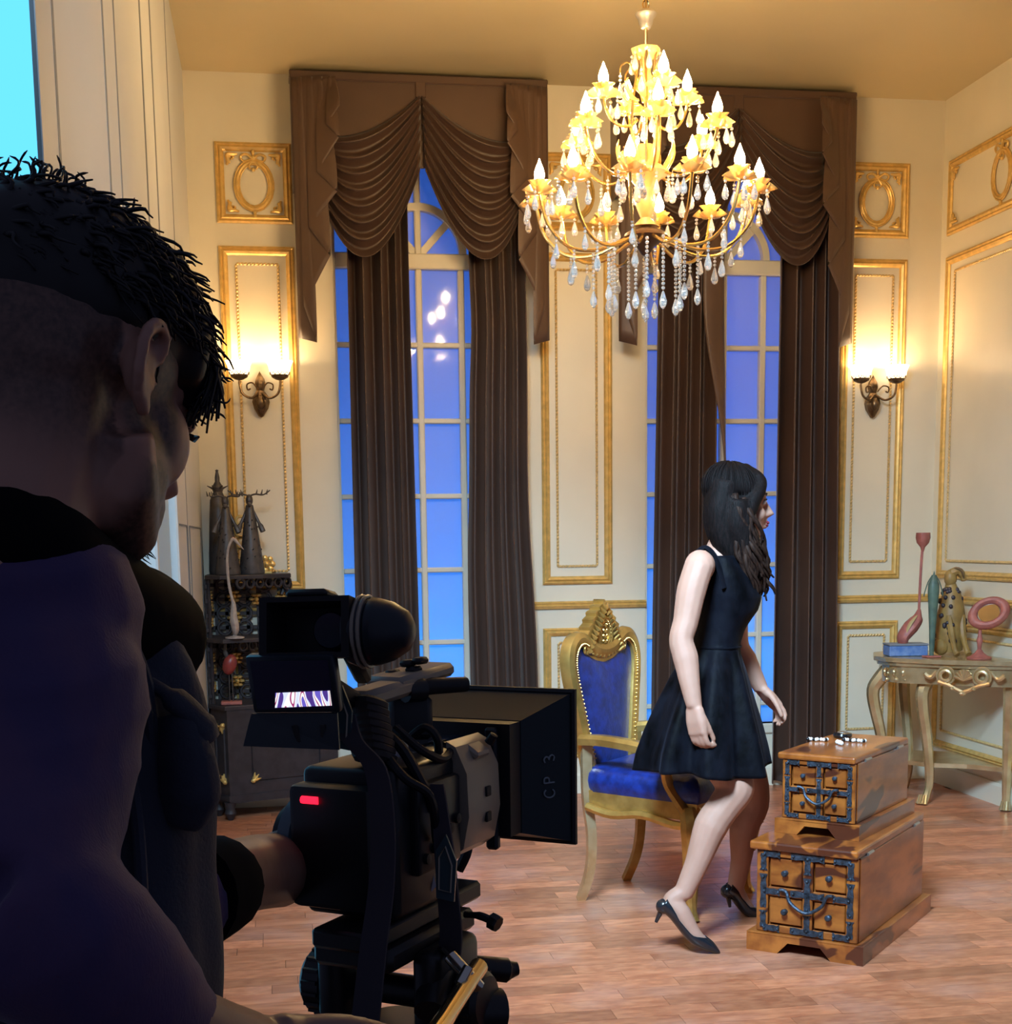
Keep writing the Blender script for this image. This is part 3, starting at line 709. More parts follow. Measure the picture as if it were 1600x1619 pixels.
    mb = MB(); mb.tube(bez([(xm-hw-.02, yf-.022, zm+.012), (xm-hw, yf-.02, zm+.006), (xm-hw*.75, yf-.024, zm-.028*W/.34), (xm, yf-.026, zm-.055*W/.34), (xm+hw*.75, yf-.024, zm-.028*W/.34), (xm+hw, yf-.02, zm+.006), (xm+hw+.02, yf-.022, zm+.012)], 5), .0048*W/.34+.001, 7)
    mb.build('bail_handle', MT['iron'], t)
    for yy in (y0+.10, y1-.10):
        mb = MB(); mb.tube([(x1+.001, yy-.028, zb+.002), (x1+.001, yy+.028, zb+.002)], .006, 8); mb.build('hinge', MT['steel'], t)
    return t
c1 = chest((1.496, 4.263, 0), math.radians(-41.7), .392, .766, .062, .338, .366, 'large lower wooden chest with four drawers and blued iron corners')
c2 = chest((1.624, 4.362, .3665), math.radians(-43.5), .292, .560, .050, .249, .272, 'small upper wooden chest with iron corners standing on the larger chest')
# things lying on the small chest's lid
ZL = .3665+.272+.001
MT['pearl'] = mat('white_beads', (.85, .84, .82), .25)
def beads(name, a, b, label):
    A = atz(*a, ZL); B = atz(*b, ZL); t = empty(name, A, label=label, cat='bracelet', group='bead strings on the small chest')
    n = 11; mb = MB(); mk = MB()
    for k in range(n):
        p = lerp(A, B, k/(n-1))-A; p.z = .006; p += Vector((0, .006*math.sin(k*1.3), 0)); (mb if k % 3 else mk).ball(p, .0065, 8, 6)
    mb.build('white_bead', MT['pearl'], t); mk.build('dark_bead', MT['blackgloss'], t)
beads('bead_string', (1277, 1171), (1308, 1172), 'string of white beads left of the black trinket on small chest')
beads('bead_string', (1334, 1172), (1368, 1174), 'string of white beads right of the black trinket on small chest')
p = atz(1332, 1166, ZL); t, mk = thing('trinket_box', p, 'small black rounded trinket on the lid of the small chest', 'trinket')
mb = MB(); mb.lathe([(0, 0), (.030, 0), (.034, .008), (.031, .016), (.012, .020), (0, .021)], 16); mb.build('case', MT['blackgloss'], t); MB().torus((0, 0, .018), .016, .003, 14, 5).build('rim', MT['steel'], t)
p = atz(1324, 1176, ZL); t, mk = thing('white_charm', p, 'small white charm in front of the black trinket on small chest', 'trinket')
mb = MB()
for k in range(4): mb.ball((.003*math.sin(k*2), -.012*k, .007), .008, 8, 6)
mb.build('beads', MT['pearl'], t)

# ------------------------------------------------------------------ throne chair
def blue_velvet():
    m_ = mat('royal_blue_velvet', (.004, .026, .22), .40, color2=(.002, .011, .10), vscale=28, sheen=.15, bump=.15, bscale=90)
    m_.node_tree.nodes['Principled BSDF'].inputs['Sheen Tint'].default_value = (.15, .35, 1, 1); return m_
MT['velvet'] = blue_velvet()
fa = math.atan2(-.674, .738)-PI/2                    # local +y is the way the chair faces
ch_ = empty('armchair', Matrix.Translation((1.252, 5.095, 0)) @ rotz(fa), label='gilded throne armchair with blue velvet seat and carved crest', cat='chair')
G = MT['oldgold']
def rk(z): return -.05*max(0, (z-.45)/.6)-.015
# back outline (half, x>0) : z, outer half width
def back_loop(off=0.0):
    half = [(.46, .150), (.55, .165), (.65, .190), (.75, .215), (.84, .238), (.90, .245), (.945, .232), (.972, .200), (.975, .165), (.955, .120), (.93, .06), (.922, .0)]
    pts = []
    for z, x in half: pts.append((x, z))
    full = pts + [(-x, z) for x, z in reversed(pts[:-1])]
    out = []
    n = len(full); cx, cz = 0, .72
    P3 = bez([Vector((x, 0, z)) for x, z in full], 3)
    for v in P3:
        d = Vector((v.x-cx, 0, v.z-cz)); L_ = d.length; out.append(v-d*(off/L_))
    return out
path = back_loop(0)
pf = [Vector((v.x, rk(v.z), v.z)) for v in path]
mb = MB(); n = len(pf)
prof = [(-.034, .0), (-.030, .022), (-.012, .032), (.008, .028), (.022, .020), (.026, .0), (.022, -.022), (-.026, -.022)]
mb.sweep(prof, pf, (0, 1, 0), close=True); mb.build('back_frame', G, ch_)
# upholstered back panel: bulged fan
mb = MB(); inner = back_loop(.012); m0 = len(inner)
def bp(u, v):
    k = int(round(u*m0)) % m0; w_ = inner[k]; c = Vector((0, 0, .72)); p = c.lerp(w_, v); return Vector((p.x, rk(p.z)+.006+.028*(1-v*v), p.z))
mb.grid(bp, m0, 9, cu=True); mb.build('back_cushion', MT['velvet'], ch_, merge=.0005, ang=180)
mb = MB(); mb.box((0, -.045, .70), (.30, .012, .46)); mb.build('back_board', MT['velvet'], ch_, smooth=False)
mb = MB()
for sc_, oy in ((.955, .030), (1.075, .020)):
    for i, p in enumerate(path):
        q = path[(i+1) % len(path)]
        for f_ in (0, .5):
            v = p.lerp(q, f_)
            if v.z > .52 and not (abs(v.x) < .14 and v.z > .9): mb.ball((v.x*sc_, rk(v.z)+oy, .72+(v.z-.72)*sc_), .0036, 6, 4)
mb.build('nail_trim', G, ch_)
# carved crest
cz0 = .93
outl = [(-.150, 0)]
for k, (x, z) in enumerate(((-.150, .03), (-.128, .062), (-.108, .092), (-.084, .118), (-.058, .143), (-.030, .165), (0, .185))):
    outl += [(x-.004, z-.012), (x-.008, z), (x+.004, z+.006)]
outl = outl + [(-x, z) for x, z in reversed(outl)]
outl += [(.09, -.03), (0, -.045), (-.09, -.03)]
RXZ = Matrix(((1, 0, 0), (0, 0, -1), (0, 1, 0)))
crest = MB().prism([(x, z) for x, z in outl], .045, R=RXZ, loc=(0, rk(1.0)+.022, cz0)).build('crest', G, ch_, smooth=False)
mb = MB(); y_ = rk(1.0)+.024
for rx, rz, tr in ((.052, .060, .007), (.038, .046, .005)): mb.tube([(rx*math.cos(2*PI*k/28), y_, cz0+.062+rz*math.sin(2*PI*k/28)) for k in range(28)], tr, 6, close=True)
for k in range(26): a = 2*PI*k/26; mb.ball((.0450*math.cos(a), y_, cz0+.062+.053*math.sin(a)), .0042, 6, 4)
for z in (.03, .05, .07, .09): mb.ball((0, y_, cz0+z), (.012, .008, .009), 8, 5); mb.ball((.012, y_, cz0+z+.006), .006, 6, 4); mb.ball((-.012, y_, cz0+z+.006), .006, 6, 4)
for k in range(11):                                  # acanthus leaves along both edges
    f_ = k/10; x = lerp(.138, .016, f_); z = lerp(.01, .165, f_)
    for s_ in (-1, 1):
        mb.tube([(s_*(x-.03*(1-f_*.6)), y_-.002, cz0+z-.022), (s_*(x-.012), y_+.008, cz0+z-.006), (s_*(x+.004), y_+.002, cz0+z+.012)], [.004, .011, .002], 6)
for s_ in (-1, 1):
    for k in range(5): mb.ball((s_*(.018+k*.026), y_+.002, cz0-.02+.004*k), .010-.001*k, 8, 5)
    mb.torus((s_*.142, y_, cz0+.012), .016, .006, 14, 6, R=Matrix.Rotation(PI/2, 3, 'X'))
mb.build('carving', G, crest)
# seat frame, cushion
def trap(z, f_, b, y0, y1, ny=8):
    P = [(-b, y0), (b, y0)]
    for k in range(ny+1):
        a = k/ny; P.append((lerp(f_, -f_, a), y1+.018*math.sin(PI*a)))
    return P
P = trap(0, .262, .205, -.02, .47)
mb = MB(); P2 = P; mb.sweep([(0, -.03), (0, .035), (-.03, .035), (-.04, .0), (-.03, -.03)], [Vector((x, y, .395)) for x, y in P2], (0, 0, 1), close=True); mb.build('seat_rail', G, ch_, smooth=False)
mb = MB()
apron = bez([Vector((.225, .01, .372)), Vector((.235, .12, .352)), Vector((.245, .25, .366)), Vector((.255, .38, .345)), Vector((.26, .45, .352))], 4)
for s_ in (-1, 1): mb.tube([Vector((s_*v.x, v.y, v.z)) for v in apron], .016, 6)
mb.tube(bez([(-.255, .475, .35), (-.12, .49, .366), (0, .492, .345), (.12, .49, .366), (.255, .475, .35)], 4), .017, 6)
mb.build('apron', G, ch_)
mb = MB()
def cush(u, v):
    n = len(P)
    k = u*n; i = int(k) % n; f_ = k-int(k); a = Vector((*P[i], 0)); b = Vector((*P[(i+1) % n], 0)); w_ = a.lerp(b, f_); c = Vector((0, .22, 0))
    prof = [(1.0, .425), (1.035, .44), (1.05, .465), (1.035, .492), (.98, .510), (.85, .520), (.5, .530), (.02, .534)]
    s_, z = prof[int(round(v*(len(prof)-1)))]; q = c+(w_-c)*s_; return Vector((q.x, q.y, z))
mb.grid(cush, 60, 8, cu=True); mb.build('seat_cushion', MT['velvet'], ch_, ang=180)
# arms
for s_ in (-1, 1):
    A = bez([Vector((s_*.205, -.02, .615)), Vector((s_*.235, .10, .622)), Vector((s_*.262, .26, .612)), Vector((s_*.268, .335, .600))], 5)
    MB().sweep([(-.024, -.018), (-.026, .006), (-.016, .020), (.016, .020), (.026, .006), (.024, -.018)], A, (0, 0, 1)).build('armrest', G, ch_)
    B = bez([Vector((s_*.268, .345, .605)), Vector((s_*.270, .352, .56)), Vector((s_*.262, .360, .49)), Vector((s_*.258, .405, .425)), Vector((s_*.255, .44, .38))], 5)
    MB().tube(B, [.028-.006*math.sin(PI*i/(len(B)-1)) for i in range(len(B))], 8, flat=.75).build('arm_post', G, ch_)
# legs: sabre rear legs, carved cabriole front legs
for s_ in (-1, 1):
    q = bez([Vector((s_*.195, -.01, .60)), Vector((s_*.198, -.005, .40)), Vector((s_*.197, .012, .26)), Vector((s_*.19, .0, .12)), Vector((s_*.18, -.045, .0))], 5)
    MB().tube(q, [lerp(.026, .021, i/(len(q)-1)) for i in range(len(q))], 4, flat=1.0).build('leg', MT['champ'] if s_ == 1 else G, ch_, smooth=False)  # near rear leg paler: cool light on it put into its colour
    q = bez([Vector((s_*.238, .435, .40)), Vector((s_*.258, .455, .33)), Vector((s_*.250, .448, .22)), Vector((s_*.236, .436, .12)), Vector((s_*.240, .442, .04)), Vector((s_*.248, .452, .0))], 5)
    n = len(q); l_ = MB().tube(q, [interp(i/(n-1), [0, .2, .5, .8, .92, 1], [.042, .046, .030, .019, .021, .026]) for i in range(n)], 9).build('leg', G, ch_)
    mb = MB(); c = Vector((s_*.262, .478, .33))
    for k in range(7): a = lerp(.15, PI-.15, k/6); mb.tube([c+Vector((0, .012, -.03)), c+Vector((.028*math.cos(a), .012, -.03-.032*math.sin(a)))], [.004, .007], 6)
    mb.ball(c+Vector((0, .012, .0)), (.018, .012, .016), 8, 6)
    for sg in (-1, 1): mb.torus(c+Vector((sg*.020, .008, .012)), .011, .005, 12, 6, R=Matrix.Rotation(PI/2, 3, 'X'))
    for k in range(3): mb.tube([c+Vector(((k-1)*.011, .002, -.06)), c+Vector(((k-1)*.008, -.012, -.17))], [.005, .002], 5)
    mb.build('leg_carving', MT['champ'], l_)

# ------------------------------------------------------------------ bow-front corner console
MT['figpink'] = mat('pink_painted_wood', (.42, .14, .11), .5, color2=(.30, .09, .075), vscale=25, bump=.1)
tb, wk = thing('console_table', (3.3, 6.45, 0), 'champagne gold carved bow-front console table in the right corner', 'table')
front = bez([Vector((2.985, 6.64, 0)), Vector((3.02, 6.50, 0)), Vector((3.16, 6.345, 0)), Vector((3.34, 6.19, 0)), Vector((3.46, 6.12, 0)), Vector((3.525, 6.10, 0))], 4)
outline = [(v.x, v.y) for v in front]+[(3.525, 6.78), (3.25, 6.95), (3.08, 6.86)]
def inset(o, d):
    cx = sum(p[0] for p in o)/len(o); cy = sum(p[1] for p in o)/len(o); r = []
    for x, y in o: L_ = math.hypot(x-cx, y-cy); r.append((x-(x-cx)*d/L_, y-(y-cy)*d/L_))
    return r
mb = wk(); mb.prism([(x, y) for x, y in outline], .022, loc=(0, 0, .718), bev=.006); mb.build('table_top', MT['champ'], tb, smooth=False)
mb = wk(); mb.prism(inset(outline, .02), .02, loc=(0, 0, .700)); mb.build('top_moulding', MT['champ'], tb, smooth=False)
ao = inset(outline, .045); nf = len(front)
mb = wk(); mb.prism(ao, .085, loc=(0, 0, .615)); mb.build('apron', MT['champ'], tb, smooth=False)
B_, C_ = Vector((3.198, 6.462, 0)), Vector((3.50, 6.215, 0)); A_ = Vector((3.035, 6.64, 0)); D_ = Vector((3.30, 6.90, 0)); E_ = Vector((3.50, 6.72, 0))
bc = (C_-B_).normalized(); nn = Vector((bc.y, -bc.x, 0)); 
if nn.y > 0: nn = -nn
fc = atd(1527, 1060, 6.72); fc.z = .665
def carve(mb, base, s_=1):
    """shell, two rosettes, drooping lip"""
    def Q(u, z, o=0): return base+bc*u+nn*o+Vector((0, 0, z))
    for k in range(7):
        a = lerp(.35, PI-.35, k/6); mb.tube([Q(0, -.02, .01), Q(.05*math.cos(a)*.9, -.02+.055*math.sin(a), .012)], [.005, .010], 6)
    for sg in (-1, 1):
        mb.torus(Q(sg*.085, .0, .006), .026, .010, 18, 7, R=Matrix((bc, Vector((0, 0, 1)), nn)).transposed())
        mb.torus(Q(sg*.085, .0, .006), .042, .006, 18, 6, R=Matrix((bc, Vector((0, 0, 1)), nn)).transposed())
        mb.tube(bez([Q(sg*.13, .02, .004), Q(sg*.16, -.01, .006), Q(sg*.19, .012, .004)], 4), [.008]*4+[.012]*4+[.004], 6)
        mb.tube(bez([Q(sg*.12, -.03, .004), Q(sg*.07, -.045, .008), Q(sg*.035, -.062, .01), Q(0, -.078, .012)], 4), .010, 6)
        mb.ball(Q(sg*.05, -.06, .016), (.012, .01, .009), 8, 6)
    mb.ball(Q(0, -.082, .016), (.020, .012, .012), 10, 6)
mb = wk(); carve(mb, (B_+C_)/2+nn*.125+Vector((0, 0, .665))); mb.build('shell_carving', MT['champ'], tb)
mb = wk()
for k in range(3):
    c = lerp(A_, B_, .3+.2*k)+Vector((-.07, -.035, .665)); mb.torus(c, .018, .008, 12, 6, R=Matrix.Rotation(PI/2, 3, 'X') @ Matrix.Rotation(.6, 3, 'Y')); mb.ball(c+Vector((.0, -.01, -.035)), .012, 8, 5)
mb.build('scroll_carving', MT['champ'], tb)
hub = Vector((3.33, 6.52, 0))
for L0 in (A_, B_, C_, D_):
    d = (L0-hub).normalized()
    if L0 is C_: d = Vector((-.25, -.5, 0)).normalized()
    k0 = .3 if L0 is C_ else 1
    q = bez([L0-d*.055+Vector((0, 0, .70)), L0-d*.015*k0+d*.03*k0+Vector((0, 0, .62)), L0+d*.045*k0+Vector((0, 0, .54)), L0+d*.0+Vector((0, 0, .33)), L0-d*.03*k0+Vector((0, 0, .14)), L0-d*.012+Vector((0, 0, .045)), L0+d*.018*k0+Vector((0, 0, 0))], 5)
    n = len(q); mb = wk(); mb.tube(q, [interp(i/(n-1), [0, .2, .5, .8, .92, 1], [.040, .036, .027, .019, .022, .027]) for i in range(n)], 8); lg = mb.build('leg', MT['champ'], tb)
    if L0 in (B_, C_):
        mb = wk()
        for k in range(3): mb.tube([p+nn*(.022-.004*abs(k-1))+bc*(k-1)*.014 for p in q[1:9]], [.006]*7+[.002], 5)
        mb.build('leg_carving', MT['champ'], lg); mb = wk()
        for k in range(4): mb.tube([L0+d*.012+bc*(k-1.5)*.011+nn*.012+Vector((0, 0, .05)), L0+d*.02*k0+bc*(k-1.5)*.014+nn*.026+Vector((0, 0, .006))], [.005, .008], 6)
        mb.build('claw_foot', MT['champ'], lg)
sh = [(p.x, p.y) for p in (A_+Vector((.0, .0, 0)), A_.lerp(B_, .5)+Vector((.03, .04, 0)), B_+Vector((.01, .02, 0)), B_.lerp(C_, .5)+Vector((.03, .05, 0)), C_+Vector((-.0, .03, 0)), Vector((3.52, 6.78, 0)), Vector((3.25, 6.93, 0)))]
mb = wk(); mb.prism(sh, .022, loc=(0, 0, .185)); mb.build('lower_shelf', MT['champ'], tb, smooth=False)
# ---- things on the console
ZT_ = .7415
def on_table(px, Y): p = aty(px, 900, Y); p.z = ZT_; return p
MT['bluebox'] = mat('blue_painted_wood', (.07, .16, .42), .5, color2=(.16, .26, .50), vscale=35)
p = on_table(1435, 6.60); t, mk = thing('storage_box', p, 'small blue painted box under the pink swan figure on the console', 'box', ang=-.12)
MB().box((0, 0, .026), (.195, .11, .052), bev=.004).build('box_body', MT['bluebox'], t, smooth=False)
MB().box((0, 0, .057), (.20, .115, .010), bev=.003).build('lid', mat('grey_blue_lid', (.22, .24, .28), .5, var=.2), t, smooth=False)
# pink long-necked bird figure with a rose-shaped head
p = on_table(1440, 6.60); p.z = ZT_+.0625; t, mk = thing('bird_figurine', p, 'pink long-necked bird figurine with cup-shaped head standing on blue box', 'figurine')
pts = bez([(-.03, 0, 0), (-.03, 0, .03), (.0, 0, .07), (.035, 0, .11), (.045, 0, .135), (.052, 0, .17)], 4)
MB().tube(pts, [interp(i/(len(pts)-1), [0, .2, .45, .7, .88, 1], [.030, .040, .048, .036, .018, .008]) for i in range(len(pts))], 12, flat=.75).build('body', MT['figpink'], t)
MB().tube(bez([(.050, 0, .16), (.052, 0, .28), (.056, 0, .42), (.060, 0, .47)], 5), [.007]*15+[.006], 8).build('neck', MT['figpink'], t)
MB().lathe([(.006, .455), (.012, .478), (.030, .50), (.036, .525), (.034, .55), (.022, .548), (.018, .53), (.0, .52)], 14, (.060, 0, 0), lobes=3, amp=.08).build('cup_head', MT['figpink'], t)
MB().tube(bez([(.03, -.022, .14), (-.01, -.034, .10), (-.035, -.030, .045)], 5), [.004, .007, .01, .012, .014, .014, .014, .012, .01, .008, .003], 6, flat=.35).build('wing', mat('straw_wing', (.45, .34, .16), .6), t)
# green slender fish-shaped figure
p = on_table(1477, 6.46); t, mk = thing('fish_figurine', p, 'tall slender green fish-like figurine in front of the spotted dog', 'figurine')
GR = mat('green_painted_wood', (.10, .17, .13), .5, color2=(.055, .10, .085), vscale=18, bump=.1)
MB().lathe([(.010, .008), (.012, .05), (.016, .15), (.022, .25), (.0265, .32), (.0255, .36), (.016, .385), (.006, .405), (.001, .425)], 14, lobes=2, amp=.06).build('body', GR, t)
for s_ in (-1, 1): MB().tube(bez([(s_*.008, 0, .405), (s_*.03, 0, .37), (s_*.045, 0, .325), (s_*.050, 0, .30)], 4), [.003]*12+[.001], 5).build('fin', GR, t)
MB().box((0, 0, .004), (.075, .06, .008), bev=.002).build('base', MT['figpink'], t, smooth=False)
# sitting spotted dog
p = on_table(1506, 6.56); t, mk = thing('dog_figurine', p, 'ochre sitting dog figurine with dark spots on the console', 'figurine')
OC = mat('ochre_painted_wood', (.34, .21, .06), .5, color2=(.22, .13, .04), vscale=14); SP = mat('dark_spot', (.03, .022, .03), .5)
pts = bez([(-.0, .0, .02), (-.005, 0, .10), (.0, 0, .20), (.0, 0, .28), (-.005, 0, .335), (-.008, 0, .36)], 4)
MB().tube(pts, [interp(i/(len(pts)-1), [0, .2, .4, .65, .85, 1], [.06, .074, .070, .050, .030, .025]) for i in range(len(pts))], 14).build('body', OC, t)
mb = MB(); mb.ball((-.012, -.005, .385), (.032, .030, .045), 12, 8); mb.tube(bez([(-.01, -.01, .41), (.02, -.02, .42), (.045, -.02, .395), (.052, -.02, .37)], 4), [.022]*4+[.02]*4+[.016]*4+[.010], 8); mb.build('head', OC, t)
mb = MB(); mb.tube(bez([(.0, -.018, .435), (.028, -.035, .425), (.045, -.036, .385)], 4), [.010, .014, .016, .016, .016, .014, .012, .010, .006], 8, flat=.5); mb.build('ear', mat('brown_ear', (.16, .10, .05), .5), t)
for s_ in (-1, 1): MB().tube(bez([(s_*.035, -.045, .20), (s_*.03, -.075, .10), (s_*.032+.015, -.085, .03), (s_*.03+.02, -.10, .008)], 4), [.018]*5+[.014]*5+[.016]*3, 8).build('front_leg', OC, t)
MB().ball((-.055, -.01, .045), (.035, .05, .045), 10, 8).build('haunch', OC, t)
mb = MB()
for k in range(44):
    z = random.uniform(.06, .34); a = random.uniform(PI*.9, PI*2.1); r = interp(z, [.02, .1, .2, .28, .34], [.06, .074, .070, .052, .031])
    mb.ball((r*math.cos(a)-.003, r*math.sin(a), z), (.011, .011, .012), 7, 5)
mb.build('spot', SP, t)
# round vanity mirror on a foot
p = on_table(1553, 6.30); t, mk = thing('table_mirror', p, 'round pink framed vanity mirror tilted on a turned stand', 'mirror')
MB().lathe([(0, 0), (.058, 0), (.060, .008), (.040, .016), (.022, .03), (.012, .045), (0, .05)], 18).build('base', MT['figpink'], t)
MB().lathe([(.009, .04), (.011, .07), (.016, .09), (.009, .115), (.008, .15), (.012, .165)], 12).build('stem', MT['figpink'], t)
cM = Vector((.040, -.005, .222)); mn = Vector((-.50, -.72, .40)).normalized(); mx_ = Vector((.80, -.42, .48)); mx_ = (mx_-mn*mx_.dot(mn)).normalized()
RM = Matrix((mx_, mn.cross(mx_), mn)).transposed()
MB().torus(cM, .078, .024, 30, 10, R=RM, sz=.78).build('frame', MT['figpink'], t)
MB().lathe([(0, -.004), (.050, -.004), (.050, .004), (0, .004)], 24, cM, R=RM).build('mirror_glass', mat('mirror_glass', (.30, .27, .25), .10, metal=1), t, smooth=False)

# ------------------------------------------------------------------ corner etagere at the left
MT['ebony'] = mat('dark_stained_wood', (.030, .024, .030), .5, color2=(.018, .014, .018), vscale=20)
MT['petal'] = mat('gilt_flower', (.85, .58, .20), .3, metal=.6)
et, ek = thing('corner_shelf', (-.15, 6.98, 0), 'dark carved corner shelf cabinet with gilt flowers beside the left wall', 'shelf')
foot = [(-.330, 6.95), (-.248, 6.82), (.29, 7.03), (.29, 7.15), (-.330, 7.15)]
mb = ek(); mb.prism(foot, .46, loc=(0, 0, .085)); mb.build('cabinet_body', MT['ebony'], et, smooth=False)
mb = ek(); mb.prism(inset(foot, -.012), .022, loc=(0, 0, .545), bev=.006); mb.build('cabinet_top', MT['ebony'], et, smooth=False)
mb = ek(); mb.prism(inset(foot, -.006), .03, loc=(0, 0, .095)); mb.build('base_moulding', MT['ebony'], et, smooth=False)
for x, y in ((-.25, 6.845), (.27, 7.05), (-.31, 6.97), (-.31, 7.13), (.27, 7.13)):
    mb = ek(); mb.lathe([(.030, .09), (.022, .06), (.030, .035), (.018, .012), (.012, 0), (0, 0)], 12, (x, y, 0)); mb.build('foot', MT['ebony'], et)
fd = (Vector((.29, 7.03, 0))-Vector((-.248, 6.82, 0))); fL = fd.length; fd.normalize(); fn_ = Vector((fd.y, -fd.x, 0))
def FP(u, z, o=0): return Vector((-.248, 6.82, z))+fd*u+fn_*o
def door_panel(Pf, u0, u1, z0, z1):
    mb = ek(); mb.sweep([(-.004, 0), (0, .006), (.004, 0)], [Pf(u0, z0), Pf(u0, z1), Pf(u1, z1), Pf(u1, z0)], Pf(u0, z0, 1)-Pf(u0, z0), close=True); o = mb.build('door_moulding', MT['ebony'], et, smooth=False)
    for u, z, su, sz in ((u0, z0, 1, 1), (u1, z0, -1, 1), (u0, z1, 1, -1), (u1, z1, -1, -1)):
        mb = ek()
        for k in range(3):
            a = (k-1)*.55+math.atan2(sz, su); c = Pf(u, z, .006); d = (Pf(u+math.cos(a), z+math.sin(a))-Pf(u, z)).normalized()
            mb.tube([c-d*.012, c+d*.016, c+d*.042], [.004, .014, .003], 6, flat=.6)
        mb.ball(Pf(u, z, .008), .012, 8, 6); mb.build('gilt_corner', MT['petal'], o)
door_panel(FP, .12, fL-.10, .19, .47)
sd_ = (Vector((-.248, 6.82, 0))-Vector((-.330, 6.95, 0))); sL = sd_.length; sd_.normalize(); sn = Vector((sd_.y, -sd_.x, 0))
def SP_(u, z, o=0): return Vector((-.330, 6.95, z))+sd_*u+sn*o
door_panel(SP_, .045, sL-.03, .19, .47)
def flower(c, x, z, r, parent):
    mb = ek(); x = x.normalized(); nrm = x.cross(z).normalized()
    for k in range(6):
        a = 2*PI*k/6; d = x*math.cos(a)+z*math.sin(a); mb.ball(c+d*r*.62, (r*.42, r*.42, r*.25), 7, 5)
    mb.ball(c, r*.35, 8, 6); return mb.build('gilt_flower', MT['petal'], parent)
shelf = [(-.330, 6.93), (-.255, 6.855), (-.05, 6.93), (.085, 7.06), (.085, 7.15), (-.330, 7.15)]
shelf_mid = [(-.330, 6.90), (-.25, 6.79), (-.07, 6.86), (.085, 7.04), (.085, 7.15), (-.330, 7.15)]
for z in (.872, 1.175):
    mb = ek(); mb.prism(shelf if z > 1 else shelf_mid, .020, loc=(0, 0, z), bev=.005); mb.build('shelf_board', MT['ebony'], et, smooth=False)
for z0, z1 in ((.567, .872), (.892, 1.175)):         # fretwork backs along both walls with gilt flowers
    mb = ek()
    for k in range(5):
        y = 6.95+.045*k
        mb.box((-.327, y, (z0+z1)/2), (.012, .014, z1-z0))
    for k in range(4): mb.box((-.327, 7.04, lerp(z0, z1, (k+.5)/4)), (.012, .22, .018))
    for k in range(8):
        x = -.29+.052*k; mb.box((x, 7.147, (z0+z1)/2), (.016, .012, z1-z0))
    for k in range(4):
        zz = lerp(z0, z1, (k+.5)/4); mb.box((-.12, 7.147, zz), (.40, .012, .018))
        for j in range(4): mb.torus((-.25+.10*j, 7.143, zz), .034, .008, 14, 6, R=Matrix.Rotation(PI/2, 3, 'X'))
    fw = mb.build('fretwork_back', MT['ebony'], et, smooth=False)
    mb = ek()
    for j in range(3): mb.tube(bez([(.03+.012*j, 7.12-.03*j, z1), (.05, 7.11-.02*j, z1-.04), (.035+.03*j, 7.10, z1-.085)], 4), .009, 6)
    for j in range(6): mb.torus((-.16+.045*j, 6.90+.034*j, z1-.022), .022, .007, 12, 6, R=Matrix.Rotation(.65, 3, 'Z') @ Matrix.Rotation(PI/2, 3, 'X'))
    mb.build('carved_frieze', MT['ebony'], et)
    for j, (u, zz) in enumerate(((.0, .25), (.0, .55), (.035, .25), (.035, .72), (.07, .5))): flower(Vector((-.312, 6.97+u*2.2, lerp(z0, z1, zz))), Vector((0, 1, 0)), Vector((0, 0, 1)), .030, fw)
    for j, (u, zz) in enumerate(((-.20, .30), (-.20, .68), (-.09, .62), (-.02, .30), (.04, .66))): flower(Vector((u, 7.128, lerp(z0, z1, zz))), Vector((1, 0, 0)), Vector((0, 0, 1)), .038, fw)
    for x, y in ((-.316, 6.945), (-.06, 6.95), (.07, 7.07)):
        if x > -.3: continue
        mb = ek(); mb.lathe([(.012, z0), (.009, z0+.05), (.013, (z0+z1)/2), (.009, z1-.05), (.012, z1)], 8, (x, y, 0)); mb.build('post', MT['ebony'], et)
